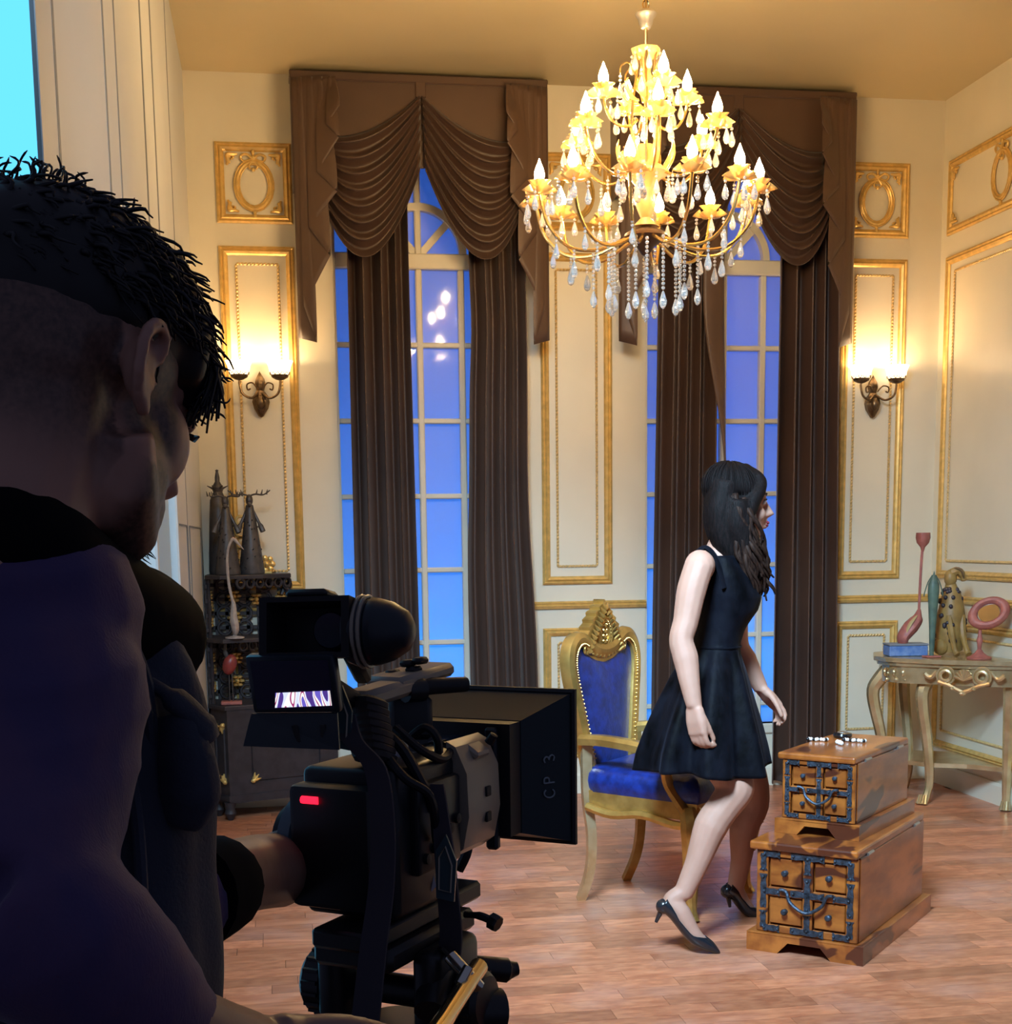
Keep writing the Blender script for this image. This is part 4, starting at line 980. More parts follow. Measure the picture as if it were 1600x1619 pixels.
# ---- figurines on the corner shelf
MT['tin'] = mat('dark_tin', (.085, .075, .075), .45, metal=.3, var=.3, vscale=30)
def moose(px, Y, h, antl, label):
    p = aty(px, 915, Y); p.z = 1.1965; t, mk = thing('moose_figurine', p, label, 'figurine', 'dark tin moose figurines')
    s_ = h/.42
    MB().lathe([(.062*s_, 0), (.064*s_, .01), (.045*s_, .16*s_), (.026*s_, .30*s_), (.018*s_, .34*s_), (.0, .35*s_)], 16).build('cone_body', MT['tin'], t)
    mb = MB(); mb.ball((0, -.006, .365*s_), (.018*s_, .022*s_, .030*s_), 10, 8); mb.lathe([(.0, 0), (.012*s_, .004), (.009*s_, .03*s_), (0, .035*s_)], 8, (0, -.012, .345*s_), R=Matrix.Rotation(PI/2, 3, 'X')); mb.build('head', MT['tin'], t)
    for g in (-1, 1):
        mb = MB(); q = bez([(0, 0, .385*s_), (g*.03*s_, 0, .395*s_), (g*.07*s_, 0, .392*s_), (g*antl*s_, 0, .415*s_)], 5); mb.tube(q, [.009*s_]*10+[.007*s_]*5+[.002], 7, flat=.5)
        for k in range(3): x = g*(.035+.025*k)*s_; mb.tube([(x, 0, .393*s_), (x+g*.006, 0, .418*s_)], [.006*s_, .0015], 6)
        mb.build('antler', MT['tin'], t)
        MB().tube(bez([(g*.012*s_, 0, .32*s_), (g*.045*s_, -.01, .25*s_), (g*.062*s_, -.02, .21*s_)], 4), [.008*s_]*5+[.014*s_]*4, 8).build('arm', MT['tin'], t)
    mb = MB()
    for k in range(26):
        z = random.uniform(.02, .27)*s_; a = random.uniform(PI, 2*PI); r = interp(z/s_, [0, .16, .3], [.063, .045, .026])*s_
        mb.tube([(r*math.cos(a), r*math.sin(a), z), (r*math.cos(a+.12), r*math.sin(a+.12), z+.006)], .0035, 4)
    mb.build('dapple', mat('dapple', (.02, .018, .02), .6), t)
moose(361, 6.93, .40, .075, 'tall dark tin moose figurine at the left on top of corner shelf')
moose(399, 6.99, .41, .105, 'dark tin moose figurine with wide antlers on top of corner shelf')
p = aty(350, 915, 7.08); p.z = 1.1965; t, mk = thing('bottle_figurine', p, 'dark crowned bottle-shaped figurine behind the two moose', 'figurine')
MB().lathe([(.055, 0), (.058, .02), (.05, .2), (.04, .36), (.022, .40), (.03, .42), (.012, .45), (.012, .47), (.006, .50), (.009, .505), (.0, .51)], 14).build('body', MT['tin'], t)
mb = MB()
for k in range(6): a = 2*PI*k/6; mb.tube([(.02*math.cos(a), .02*math.sin(a), .415), (.05*math.cos(a), .05*math.sin(a), .43)], [.007, .002], 6)
mb.build('crown', MT['tin'], t)
p = aty(384, 915, 7.10); p.z = 1.1965; t, mk = thing('gilt_ornament', p, 'gilt openwork ornament standing between the two moose', 'ornament')
mb = MB()
for k in range(5): mb.torus((0, 0, .04+.055*k), .034-.003*k, .008, 14, 6, R=Matrix.Rotation(PI/2, 3, 'X'))
mb.lathe([(.03, 0), (.03, .008), (.01, .012)], 10); mb.build('scrolls', MT['petal'], t)
p = aty(422, 915, 7.09); p.z = 1.1965; t, mk = thing('gilt_ornament', p, 'gilt flower ornament right of the moose on corner shelf', 'ornament')
mb = MB(); 
for k in range(7): a = 2*PI*k/7; mb.ball((.030*math.cos(a), 0, .045+.030*math.sin(a)), (.016, .010, .016), 8, 5)
mb.ball((0, -.006, .045), .016, 8, 6); mb.box((0, 0, .005), (.05, .03, .01)); mb.build('rosette', MT['petal'], t)
# white carved heron hanging in front of the shelf, red wader below
MT['bone'] = mat('whitewashed_wood', (.42, .37, .34), .6, color2=(.30, .25, .23), vscale=40)
p = aty(372, 1022, 6.832); p.z = .8935; t, mk = thing('heron_figurine', p, 'whitewashed long-necked heron figurine on the middle shelf', 'figurine')
q = bez([(.002, 0, .015), (.004, 0, .05), (-.002, 0, .10), (.0, 0, .16), (-.008, 0, .20)], 4); MB().tube(q, [interp(i/(len(q)-1), [0, .15, .4, .7, 1], [.012, .028, .036, .022, .008]) for i in range(len(q))], 10, flat=.6).build('body', MT['bone'], t)
MB().tube(bez([(-.006, 0, .19), (-.018, 0, .26), (-.022, 0, .36), (-.014, 0, .43), (.004, 0, .468), (.016, 0, .475)], 5), [.007]*10+[.006]*10+[.008]*5+[.007], 8).build('neck', MT['bone'], t)
mb = MB(); mb.lathe([(.009, 0), (.008, .02), (.002, .065), (0, .07)], 8, (.014, 0, .475), R=Matrix.Rotation(math.radians(140), 3, 'Y')); mb.build('beak', MT['bone'], t)
MB().lathe([(0, 0), (.045, 0), (.045, .006), (.012, .012), (.006, .02), (0, .02)], 14).build('base', MT['bone'], t)
p = aty(367, 1128, 6.88); p.z = .5685; t, mk = thing('wader_figurine', p, 'red egg-bodied wading bird figurine on the cabinet top', 'figurine')
RD = mat('red_lacquer', (.24, .035, .03), .35)
MB().box((.0, 0, .008), (.10, .07, .016), bev=.003).build('base', MT['figpink'], t, smooth=False)
for g in (-1, 1): MB().tube([(g*.008, 0, .014), (g*.007, 0, .155)], .0028, 6).build('leg', MT['tin'], t)
MB().ball((-.002, 0, .195), (.034, .030, .052), 12, 9, R=Matrix.Rotation(.3, 3, 'Y')).build('body', RD, t)
MB().tube(bez([(-.012, 0, .23), (-.022, 0, .265), (-.018, 0, .30)], 4), [.011]*4+[.008]*4+[.006], 8).build('neck', MT['tin'], t)
# ================================================================== the woman
def organic(mb, name, m_, parent=None, voxel=.006, it=4, fac=.5, **k):
    """closed shapes fused into one continuous skin"""
    me = mb.mesh(name, m_, smooth=True, ang=180)
    o = bpy.data.objects.new(name, me); col.objects.link(o)
    r = o.modifiers.new('fuse', 'REMESH'); r.mode = 'VOXEL'; r.voxel_size = voxel; r.use_smooth_shade = True
    s_ = o.modifiers.new('soft', 'SMOOTH'); s_.iterations = it; s_.factor = fac
    dg = bpy.context.evaluated_depsgraph_get(); ev = o.evaluated_get(dg)
    m2 = bpy.data.meshes.new_from_object(ev); m2.name = name
    for p in m2.polygons: p.use_smooth = True
    bpy.data.objects.remove(o); 
    if not m2.materials: m2.materials.append(m_)
    return put(name, m2, parent, **k)
def skin_mat(name, c, c2, rough=.45):
    m_ = mat(name, c, rough, color2=c2, vscale=9, bump=.02, bscale=200)
    b = m_.node_tree.nodes['Principled BSDF']; b.inputs['Subsurface Weight'].default_value = .12; b.inputs['Subsurface Radius'].default_value = (.012, .005, .003); b.inputs['Subsurface Scale'].default_value = .5
    return m_
MT['skinw'] = skin_mat('fair_skin', (.50, .275, .20), (.44, .235, .165), .62)
WB = Vector((1.50, 4.45, 0))
wm, wk2 = thing('person', WB, 'woman in a short black velvet dress stepping past the armchair', 'person')
def J(px, py, Y): return aty(px, py, Y)
FW = Vector((math.cos(-.05), math.sin(-.05), 0)); SDW = Vector((FW.y, -FW.x, 0))   # facing, and her right-hand side
def limb(mb, pts, rs, n=12, k=5, flat=1.0):
    q = bez(pts, k); m0 = len(pts)-1
    mb.tube(q, [interp(i/(len(q)-1)*m0, list(range(m0+1)), rs) for i in range(len(q))], n, flat=flat)
def hand(mb, wrist, knuck, thumb_dir, palm_n, curl, length=.16, w=.075, fs=1.0, spread=.02, th=1.0):
    """palm wedge, four bent fingers and a thumb; knuck: direction to the knuckles, palm_n: normal out of the palm"""
    d = Vector(knuck).normalized(); nrm = Vector(palm_n); nrm = (nrm-d*nrm.dot(d)).normalized(); sd = d.cross(nrm).normalized()
    if sd.dot(Vector(thumb_dir)) < 0: sd = -sd
    wr = Vector(wrist); pl = length*.52
    for t_ in (-1.5, -.5, .5, 1.5):
        a = wr+sd*t_*w*.16; b = wr+d*pl+sd*t_*w*.24
        mb.tube([a, a.lerp(b, .5), b], [.015*fs, .0165*fs, .0115*fs], 8)
    for k, (t_, L_) in enumerate(((1.5, .92), (.5, 1.0), (-.5, .94), (-1.5, .75))):
        b = wr+d*pl*.93+sd*t_*w*.25; L0 = length*.52*L_; p = [b]; ang = curl*.35; cur = b
        for seg, f_ in ((.46, 1.0), (.31, 1.0), (.23, .8)):
            dd = (d*math.cos(ang)+nrm*math.sin(ang)+sd*t_*spread).normalized(); cur = cur+dd*L0*seg; p.append(cur); ang += curl*f_
        q = bez(p, 4); mb.tube(q, [lerp(.0092, .0066, i/(len(q)-1))*fs for i in range(len(q))], 8); mb.ball(q[-1], .0064*fs, 8, 6)
    a = wr+d*pl*.22+sd*w*.30; p = [a, a+(d*.55+sd*.6*th+nrm*.25)*length*.20, a+(d*.95+sd*.62*th+nrm*.40)*length*.34, a+(d*1.30+sd*.55*th+nrm*.55)*length*.42]
    q = bez(p, 4); mb.tube(q, [lerp(.0125, .0075, i/(len(q)-1))*fs for i in range(len(q))], 8); mb.ball(q[-1], .0073*fs, 8, 6)
mb = wk2()
hc = J(1166, 792, 4.47)
HF_ = Vector((math.cos(-.13), math.sin(-.13), 0)); UPW = (Vector((0, 0, 1))+HF_*-.05).normalized(); FH = (HF_-Vector((0, 0, .10))).normalized(); SH = FH.cross(UPW).normalized()
def HP(f_, u, s_): return hc+FH*f_+UPW*u+SH*s_
RH = Matrix((FH, SH, UPW)).transposed()
mb.ball(HP(-.005, .022, 0), (.095, .074, .090), 20, 14, R=RH)
mb.ball(HP(.036, -.045, 0), (.052, .052, .072), 16, 12, R=RH)
mb.ball(HP(.058, -.100, 0), (.024, .026, .018), 12, 8, R=RH)
mb.ball(HP(.068, .025, 0), (.028, .052, .045), 12, 10, R=RH)
for s_ in (-1, 1): mb.ball(HP(.060, -.035, s_*.036), (.026, .022, .026), 10, 8, R=RH)
mb.tube([HP(.085, .012, 0), HP(.098, -.012, 0), HP(.110, -.032, 0), HP(.092, -.043, 0)], [.008, .010, .013, .009], 10)
for s_ in (-1, 1): mb.ball(HP(.096, -.036, s_*.009), .0085, 8, 6)
mb.ball(HP(.090, -.062, 0), (.012, .020, .007), 10, 6, R=RH); mb.ball(HP(.086, -.076, 0), (.012, .018, .008), 10, 6, R=RH)
nk = J(1136, 874, 4.46)
limb(mb, [HP(-.015, -.06, 0), HP(-.035, -.11, 0), nk+Vector((0, 0, -.03))], [.052, .050, .060])
ch0 = J(1142, 925, 4.46); wa = J(1131, 1018, 4.46); pv = J(1124, 1105, 4.46)
for c, r in ((nk+Vector((0, 0, -.05)), (.048, .100, .038)), (ch0, (.074, .100, .09)), (ch0.lerp(wa, .5)+FW*.01, (.080, .105, .10)), (wa, (.072, .098, .09)), (pv, (.10, .135, .11))):
    mb.ball(c, r, 16, 12, R=Matrix((FW, SDW, Vector((0, 0, 1)))).transposed())
for s_ in (-1, 1): mb.ball(ch0+FW*.055+SDW*s_*.06+Vector((0, 0, -.045)), (.05, .05, .05), 12, 10)
# near (right) arm
sh = J(1106, 893, 4.345); el = J(1077, 1012, 4.30); wr = J(1098, 1118, 4.245)
mb.ball(sh+Vector((.004, .01, -.004)), (.050, .056, .052), 14, 10)
limb(mb, [sh, sh.lerp(el, .35)+Vector((-.006, 0, 0)), sh.lerp(el, .75), el, el.lerp(wr, .28)+Vector((.003, 0, 0)), el.lerp(wr, .7), wr], [.050, .050, .043, .041, .043, .033, .0255], flat=.95)
hand(mb, wr-Vector((0, 0, .005)), J(1104, 1160, 4.235)-wr, FW+Vector((0, -.3, 0)), SDW*-.55+FW*.8, .70, .160, .068, 1.14, .004, .25)
# far (left) arm
sh2 = J(1160, 905, 4.585); el2 = J(1166, 1018, 4.60); wr2 = J(1204, 1090, 4.57)
mb.ball(sh2, .05, 12, 10)
limb(mb, [sh2, sh2.lerp(el2, .5), el2, el2.lerp(wr2, .35), wr2], [.048, .043, .039, .038, .0245])
hand(mb, wr2, J(1228, 1116, 4.56)-wr2, Vector((0, -1, .3)), Vector((-.35, -.25, -.9)), .62, .155, .070, 1.05)
# near leg, far leg
hp = J(1120, 1120, 4.40); kn = J(1163, 1248, 4.315); an = J(1079, 1416, 4.29)
cal = kn.lerp(an, .35)+Vector((-.022, 0, .0))
limb(mb, [hp, hp.lerp(kn, .5)+Vector((-.01, 0, 0)), hp.lerp(kn, .88), kn, kn.lerp(an, .18)+Vector((-.012, 0, 0)), cal, kn.lerp(an, .70)+Vector((-.006, 0, 0)), an], [.092, .080, .064, .061, .055, .056, .040, .031], 14)
mb.ball(kn+FW*.018+Vector((0, 0, .004)), (.045, .045, .05), 12, 10)
hl = J(1051, 1432, 4.285); ba = J(1098, 1484, 4.25); to = J(1127, 1500, 4.235)
limb(mb, [an+Vector((0, 0, .01)), hl.lerp(an, .35), hl.lerp(ba, .42)+Vector((.012, 0, .022)), ba+Vector((0, 0, .010)), to], [.030, .031, .033, .027, .012], 12)
mb.ball(hl+Vector((.016, 0, .002)), (.028, .026, .026), 10, 8)
hp2 = J(1148, 1120, 4.52); kn2 = J(1192, 1262, 4.60); an2 = J(1163, 1402, 4.635)
limb(mb, [hp2, hp2.lerp(kn2, .5), kn2, kn2.lerp(an2, .32)+Vector((-.014, 0, 0)), kn2.lerp(an2, .7), an2], [.088, .075, .056, .053, .037, .030], 14)
hl2 = J(1152, 1408, 4.63); ba2 = J(1180, 1438, 4.64); to2 = J(1203, 1450, 4.65)
limb(mb, [an2, hl2.lerp(ba2, .45)+Vector((0, 0, .025)), ba2+Vector((0, 0, .008)), to2], [.030, .031, .026, .012], 12)
organic(mb, 'body', MT['skinw'], wm, .0052, 3, .45, label='bare arms, legs and face')
# eyes, brow, lips
mb = wk2(); 
eye_m = mat('eye_white', (.5, .5, .52), .2); brow_m = mat('dark_brow', (.02, .012, .01), .6)
for s_ in (-1, 1): wk2().ball(HP(.081, .004, s_*.032), .0095, 10, 8).build('eye', eye_m, wm)
for s_ in (-1, 1):
    wk2().tube([HP(.092, .024, s_*.014), HP(.091, .030, s_*.032), HP(.077, .026, s_*.052)], [.003, .004, .0015], 6).build('brow', brow_m, wm)
    wk2().tube([HP(.091, .010, s_*.022), HP(.090, .012, s_*.034), HP(.080, .008, s_*.046)], [.002, .003, .0015], 6).build('eyelash', brow_m, wm)
mb = wk2(); mb.ball(HP(.0945, -.0625, 0), (.010, .019, .0065), 12, 6, R=RH); mb.ball(HP(.091, -.0715, 0), (.010, .017, .0065), 12, 6, R=RH); mb.build('lips', mat('berry_lips', (.30, .04, .07), .35), wm)
MB(wk2().M).ball(J(1168, 822, 4.375), .006, 8, 6).build('earring', MT['pearl'], wm)
# hair: cap, long falling mass and wavy locks
MT['hairw'] = mat('dark_brown_hair', (.010, .006, .006), .6, spec=.10, color2=(.004, .003, .003), vscale=30, stretch=(6, 6, 1), bump=.25, bscale=60)
MT['hairtip'] = mat('brown_hair_ends', (.036, .017, .011), .6, spec=.12, color2=(.012, .006, .005), vscale=30, stretch=(6, 6, 1), bump=.2, bscale=60)
mb = wk2()
mb.ball(HP(-.016, .034, 0), (.103, .086, .094), 22, 16, R=RH)
limb(mb, [HP(.02, .105, .0), HP(.066, .078, .030), HP(.066, .045, .052), HP(.036, .0, .072), HP(.010, -.05, .080), HP(.0, -.11, .082), HP(.005, -.17, .080)], [.024, .022, .022, .027, .032, .036, .034], 10)
limb(mb, [HP(.02, .105, .0), HP(.072, .072, -.035), HP(.062, .02, -.066), HP(.04, -.06, -.072), HP(.045, -.15, -.06)], [.026, .026, .026, .03, .032], 10)
limb(mb, [HP(-.04, .05, .03), HP(-.062, -.04, .04), HP(-.056, -.12, .045), HP(-.02, -.18, .05), HP(.01, -.22, .055)], [.060, .058, .052, .046, .034], 12)
limb(mb, [HP(-.04, .03, -.03), HP(-.058, -.05, -.035), HP(-.045, -.13, -.03), HP(-.02, -.18, -.02)], [.058, .056, .050, .038], 12)
limb(mb, [HP(-.01, .0, .072), HP(-.018, -.08, .078), HP(.0, -.15, .072), HP(.035, -.20, .065), HP(.055, -.25, .06)], [.038, .042, .040, .034, .020], 12)
hr = organic(mb, 'hair', MT['hairw'], wm, .007, 4, .5, label='long dark wavy hair')
mb = wk2()
for i in range(60):                                   # wavy locks falling over the shoulder and chest
    f0 = random.uniform(-.05, .02); s0 = random.uniform(.085, .122); ln = random.uniform(.14, .24); am = random.uniform(.008, .018); ph = random.uniform(0, 6); sw_ = random.uniform(.02, .07)
    u0 = random.uniform(-.13, .02)
    mb.tube([HP(f0+sw_*k/14+am*math.sin(k/14*8+ph)*k/14, u0-ln*k/14, s0-.035*(1-sm(k/5))+am*.8*math.cos(k/14*8+ph)*k/14-.02*k/14) for k in range(15)], [.0105*(1-.8*k/14)+.001 for k in range(15)], 6)
for i in range(34):
    f0 = random.uniform(.02, .075); s0 = random.uniform(-.04, .08); ln = random.uniform(.10, .19); am = random.uniform(.010, .022); ph = random.uniform(0, 6)
    mb.tube([HP(f0+.022*k/14+am*math.sin(k/14*9+ph)*k/14, -.125-ln*k/14, s0+am*math.cos(k/14*9+ph)*k/14) for k in range(15)], [.0095*(1-.8*k/14)+.001 for k in range(15)], 6)
mb.build('hair_lock', MT['hairtip'], hr, ang=180, kind='stuff')
mb = wk2()
for i in range(120):                                  # fine strands lying on the cap
    az = random.uniform(.25, 2.9)*(1 if i % 3 else -1); p0 = random.uniform(.1, .5)
    mb.tube([HP(-.016+.1045*math.sin(p)*math.cos(az), .034+.0955*math.cos(p), .0875*math.sin(p)*math.sin(az)) for p in (lerp(p0, 1.75, k/8) for k in range(9))], [.0006]+[.0016]*7+[.0006], 4)
mb.build('hair_strand', MT['hairw'], hr, ang=180, kind='stuff')
# dress
def velvet_black():
    m_ = mat('black_crushed_velvet', (.0055, .006, .010), .6, color2=(.0008, .0008, .0012), vscale=11, sheen=.03, spec=.06, bump=.25, bscale=30, detail=6, stretch=(1.4, 1.4, .8))  # lighter noise tone paints in the highlights of the crushed pile
    m_.node_tree.nodes['Principled BSDF'].inputs['Sheen Tint'].default_value = (.45, .55, .85, 1); return m_
MT['dress'] = velvet_black()
rings_ = [(878, 1134, .052, .098, 0), (908, 1142, .084, .126, 0), (940, 1148, .100, .130, 0), (965, 1148, .096, .122, 0), (995, 1137, .082, .108, 0), (1018, 1131, .080, .105, 0), (1035, 1127, .090, .118, .004), (1065, 1122, .117, .155, .008), (1110, 1117, .150, .192, .014), (1150, 1114, .178, .218, .019), (1185, 1112, .198, .235, .023), (1212, 1112, .207, .245, .026)]
zs = [J(px, py, 4.46) for py, px, *_ in rings_]
def dr_(u, v):
    k = v*(len(rings_)-1); i = min(int(k), len(rings_)-2); f_ = k-i
    c = zs[i].lerp(zs[i+1], f_); a_, b_, am = (lerp(rings_[i][q], rings_[i+1][q], f_) for q in (2, 3, 4))
    th = 2*PI*u; w_ = am*(math.sin(8*th+.6)+.45*math.sin(13*th+2))
    x = (a_+w_)*math.cos(th); y_ = (b_+w_)*math.sin(th)*(1 if math.sin(th) > 0 else lerp(1, .76, sm((v-.5)*2)))
    bust = .020*math.exp(-((v-.20)/.08)**2)*max(0, math.cos(th))*abs(math.sin(th*1.0))**.3
    z = .012*math.sin(3*th+1)*am/.035 + (-.018*math.cos(th)*0)
    return c+FW*(x+bust)+SDW*y_+Vector((0, 0, z))
mb = wk2(); mb.grid(dr_, 144, 60, cu=True); drs = mb.build('dress', MT['dress'], wm, ang=180, label='short black sleeveless velvet dress')
drs.modifiers.new('cloth', 'SOLIDIFY').thickness = .004
mb = wk2()
mb.tube(bez([J(1094, 935, 4.40), J(1092, 905, 4.40), J(1100, 878, 4.395), J(1114, 866, 4.39), J(1127, 876, 4.375), J(1138, 900, 4.355), J(1146, 930, 4.345)], 6), .021, 8, flat=.4); mb.build('shoulder_strap', MT['dress'], drs); mb = wk2()
a = nk-SDW*.085+Vector((0, 0, -.005))
mb.tube(bez([zs[1]-SDW*.105-FW*.068+Vector((0, 0, -.01)), a-FW*.052+Vector((0, 0, -.012)), a+Vector((0, 0, .012)), a+FW*.055+Vector((0, 0, -.03)), zs[1]-SDW*.095+FW*.078], 6), .021, 8, flat=.4)
mb.build('shoulder_strap', MT['dress'], drs)
def seam(u, v): return dr_(u, 5.2/(len(rings_)-1))+(dr_(u, 5.2/(len(rings_)-1))-zs[5]).normalized()*.002+Vector((0, 0, .004*v))
mb = wk2(); mb.tube([seam(k/60, 0) for k in range(60)], .0035, 5, close=True); mb.build('waist_seam', MT['dress'], drs)
# pumps
MT['leather'] = mat('black_leather', (.010, .014, .020), .25, coat=.3)
def pump(an_, hl_, ba_, to_, tip, heel_tip, label):
    q = bez([hl_+Vector((-.004, 0, .012)), hl_.lerp(ba_, .35)+Vector((.004, 0, .014)), ba_+Vector((0, 0, .010)), to_, tip], 5); n = len(q)
    rs = [interp(i/(n-1), [0, .15, .35, .55, .75, 1], [.030, .034, .034, .0325, .024, .004]) for i in range(n)]
    def fn(u, v):
        k = v*(n-1); i = min(int(k), n-2); f_ = k-i; c = q[i].lerp(q[i+1], f_); r = lerp(rs[i], rs[i+1], f_)
        t_ = (q[min(i+1, n-1)]-q[max(i-1, 0)]).normalized(); sd = t_.cross(Vector((0, 0, 1))).normalized(); up = sd.cross(t_)
        A = interp(v, [0, .1, .3, .48, .62, 1], [2.5, 2.1, 1.55, 1.7, 2.6, PI]); th = lerp(-A, A, u)
        return c+sd*r*math.sin(th)*.92-up*r*math.cos(th)*.82
    mb = wk2(); mb.grid(fn, 25, 30); o = mb.build('pump', MT['leather'], wm, ang=180, label=label); o.modifiers.new('leather', 'SOLIDIFY').thickness = .003
    mb = wk2(); mb.ball(hl_+Vector((-.003, 0, -.002)), (.027, .026, .026), 12, 8); mb.tube([hl_+Vector((-.006, 0, -.005)), hl_.lerp(heel_tip, .4)+Vector((-.003, 0, 0)), heel_tip], [.024, .0095, .0052], 10); mb.build('heel', MT['leather'], o)
pump(an, hl, ba, J(1122, 1496, 4.24), J(1138, 1507, 4.232), J(1037, 1458, 4.29), 'black pointed pump with its heel lifted')
pump(an2, hl2, ba2, J(1196, 1446, 4.645), J(1212, 1455, 4.65), J(1154, 1434, 4.63), 'black stiletto pump half hidden by the chest')
# ================================================================== cinema camera on its tripod head
MT['rub'] = mat('matte_black_rubber', (.010, .010, .012), .6)
MT['hood'] = mat('dark_matte_hood', (.010, .024, .030), .5, bump=.02, bscale=900)  # teal tint of the studio's ambient light put into the base colour
MT['greige'] = mat('grey_beige_housing', (.34, .29, .22), .4)
MT['web'] = mat('black_webbing', (.050, .045, .060), .8, bump=.06, bscale=900)
MT['redled'] = emis('tally_red', (1.0, .012, .04), 1.6) if 'emis' in globals() else MT['rub']
MT['lens'] = mat('lens_glass', (.02, .03, .06), .06, coat=1)
yw = math.radians(35.0); ry = Vector((math.sin(yw), math.cos(yw), 0)); rx = Vector((math.cos(yw), -math.sin(yw), 0)); rz = Vector((0, 0, 1))
RO = atd(540, 1335, 1.5)                              # centre of the body's rear face
MC = frame(RO, rx, z=rz)
vc = empty('video_camera', MC, label='black cinema video camera with matte box and glowing red tally light', cat='video camera')
inv_c = MC.inverted()
def wc(px, py, t): return inv_c @ atd(px, py, t)      # a point in the rig's own frame
mb = MB(); mb.box((.006, .075, 0), (.118, .142, .165), bev=.010, seg=3); mb.build('camera_body', MT['black'], vc)
mb = MB(); mb.box((.0, -.012, .0), (.100, .03, .135), bev=.008, seg=2); mb.build('battery', MT['black'], vc)
mb = MB(); mb.box((.068, .085, .012), (.016, .10, .10), bev=.005, seg=2); mb.build('side_panel', MT['black'], vc)
for k in range(5): MB().lathe([(0, 0), (.006, 0), (.006, .004), (0, .005)], 10, (.076, .05+.018*k, -.02+.008*k), R=Matrix(((0, 0, 1), (0, 1, 0), (-1, 0, 0)))).build('button', MT['greige'] if k == 2 else MT['rub'], vc)
MB().tube([(-.030+.004*k, -.028, .052) for k in range(6)], .0042, 8).build('tally_light', MT['redled'], vc)
# side grip disc at the left with its rim
RL = Matrix(((0, 0, -1), (0, 1, 0), (1, 0, 0)))
MB().lathe([(0, 0), (.046, 0), (.052, .005), (.052, .020), (.046, .024), (0, .024)], 28, (-.050, .03, -.005), R=RL).build('grip_disc', mat('blue_grey_plastic', (.10, .16, .20), .3), vc)
MB().lathe([(0, .024), (.040, .024), (.038, .036), (0, .038)], 24, (-.050, .03, -.005), R=RL).build('grip_cap', MT['rub'], vc)
# lens, servo housing, rings
RF = Matrix(((1, 0, 0), (0, 0, 1), (0, -1, 0)))       # local z of the lathe along rig +y
la = Vector((.010, .138, .030))
MB().lathe([(.040, 0), (.046, .002), (.046, .03), (.050, .032), (.050, .06), (.047, .062), (.047, .085)], 28, la, R=RF).build('lens_barrel', MT['black'], vc)
mb = MB()
for k in range(44): a = 2*PI*k/44; mb.box(la+Vector((.052*math.cos(a), .075, .052*math.sin(a))), (.005, .018, .004), rot=Matrix.Rotation(-a, 3, 'Y'))
mb.lathe([(.050, .064), (.0515, .066), (.0515, .084), (.050, .086)], 28, la, R=RF); mb.build('focus_gear', MT['rub'], vc)
MB().lathe([(.044, .085), (.056, .088), (.058, .10), (.058, .118), (.050, .12), (0, .12)], 28, la, R=RF).build('lens_front', MT['lens'], vc)
mb = MB()
so = [(.050, -.070), (.066, -.058), (.074, -.020), (.072, .030), (.058, .060), (.046, .066), (.048, .03), (.050, -.03)]
mb.prism(so, .085, R=Matrix(((1, 0, 0), (0, 0, 1), (0, 1, 0))), loc=la+Vector((0, .0, 0)), bev=.004); sv = mb.build('servo_housing', MT['greige'], vc)
for z in (-.028, .002): MB().box(la+Vector((.0735, .05, z)), (.004, .012, .012), bev=.001).build('servo_button', MT['rub'], sv)
MB().box(la+Vector((.060, .045, .052)), (.026, .034, .010), rot=Matrix.Rotation(.6, 3, 'Y'), bev=.003).build('servo_plate', MT['greige'], sv, smooth=False)
MB().lathe([(0, 0), (.006, 0), (.005, .012), (0, .013)], 10, la+Vector((.066, .07, .056)), R=Matrix.Rotation(.6, 3, 'Y')).build('servo_knob', MT['rub'], sv)
# matte box: filter stage and flared hood
mc = Vector((.014, .248, .034))
def rect(y, w_, h, dx=0, dz=0): return [mc+Vector((dx+sx*w_/2, y, dz+sz*h/2)) for sx, sz in ((-1, -1), (1, -1), (1, 1), (-1, 1))]
def shell(mb, A, B, th):
    c0 = sum((Vector(p) for p in A), Vector())/4; c1 = sum((Vector(p) for p in B), Vector())/4
    Ai = [p+(c0-p).normalized()*th for p in A]; Bi = [p+(c1-p).normalized()*th for p in B]
    mb.rings([A, B, Bi, Ai], close=True, cap=False)
mb = MB(); shell(mb, rect(0, .140, .138), rect(.030, .140, .138), .040); mb.build('filter_stage', MT['black'], vc, smooth=False)
MB().box(mc+Vector((0, .008, 0)), (.136, .010, .134), bev=.003).build('filter_tray', MT['rub'], vc, smooth=False)
MB().box(mc+Vector((.048, -.004, -.01)), (.016, .012, .150), bev=.003).build('tray_clamp', MT['black'], vc, smooth=False)
A, B = rect(.030, .142, .140), rect(.098, .214, .190, .004, .004)
mb = MB(); shell(mb, A, B, .006); hd = mb.build('hood', MT['hood'], vc, smooth=False)
mb = MB(); mb.tube([p+Vector((0, .002, 0)) for p in B], .006, 6, close=True); mb.build('hood_rim', MT['rub'], hd, smooth=False)
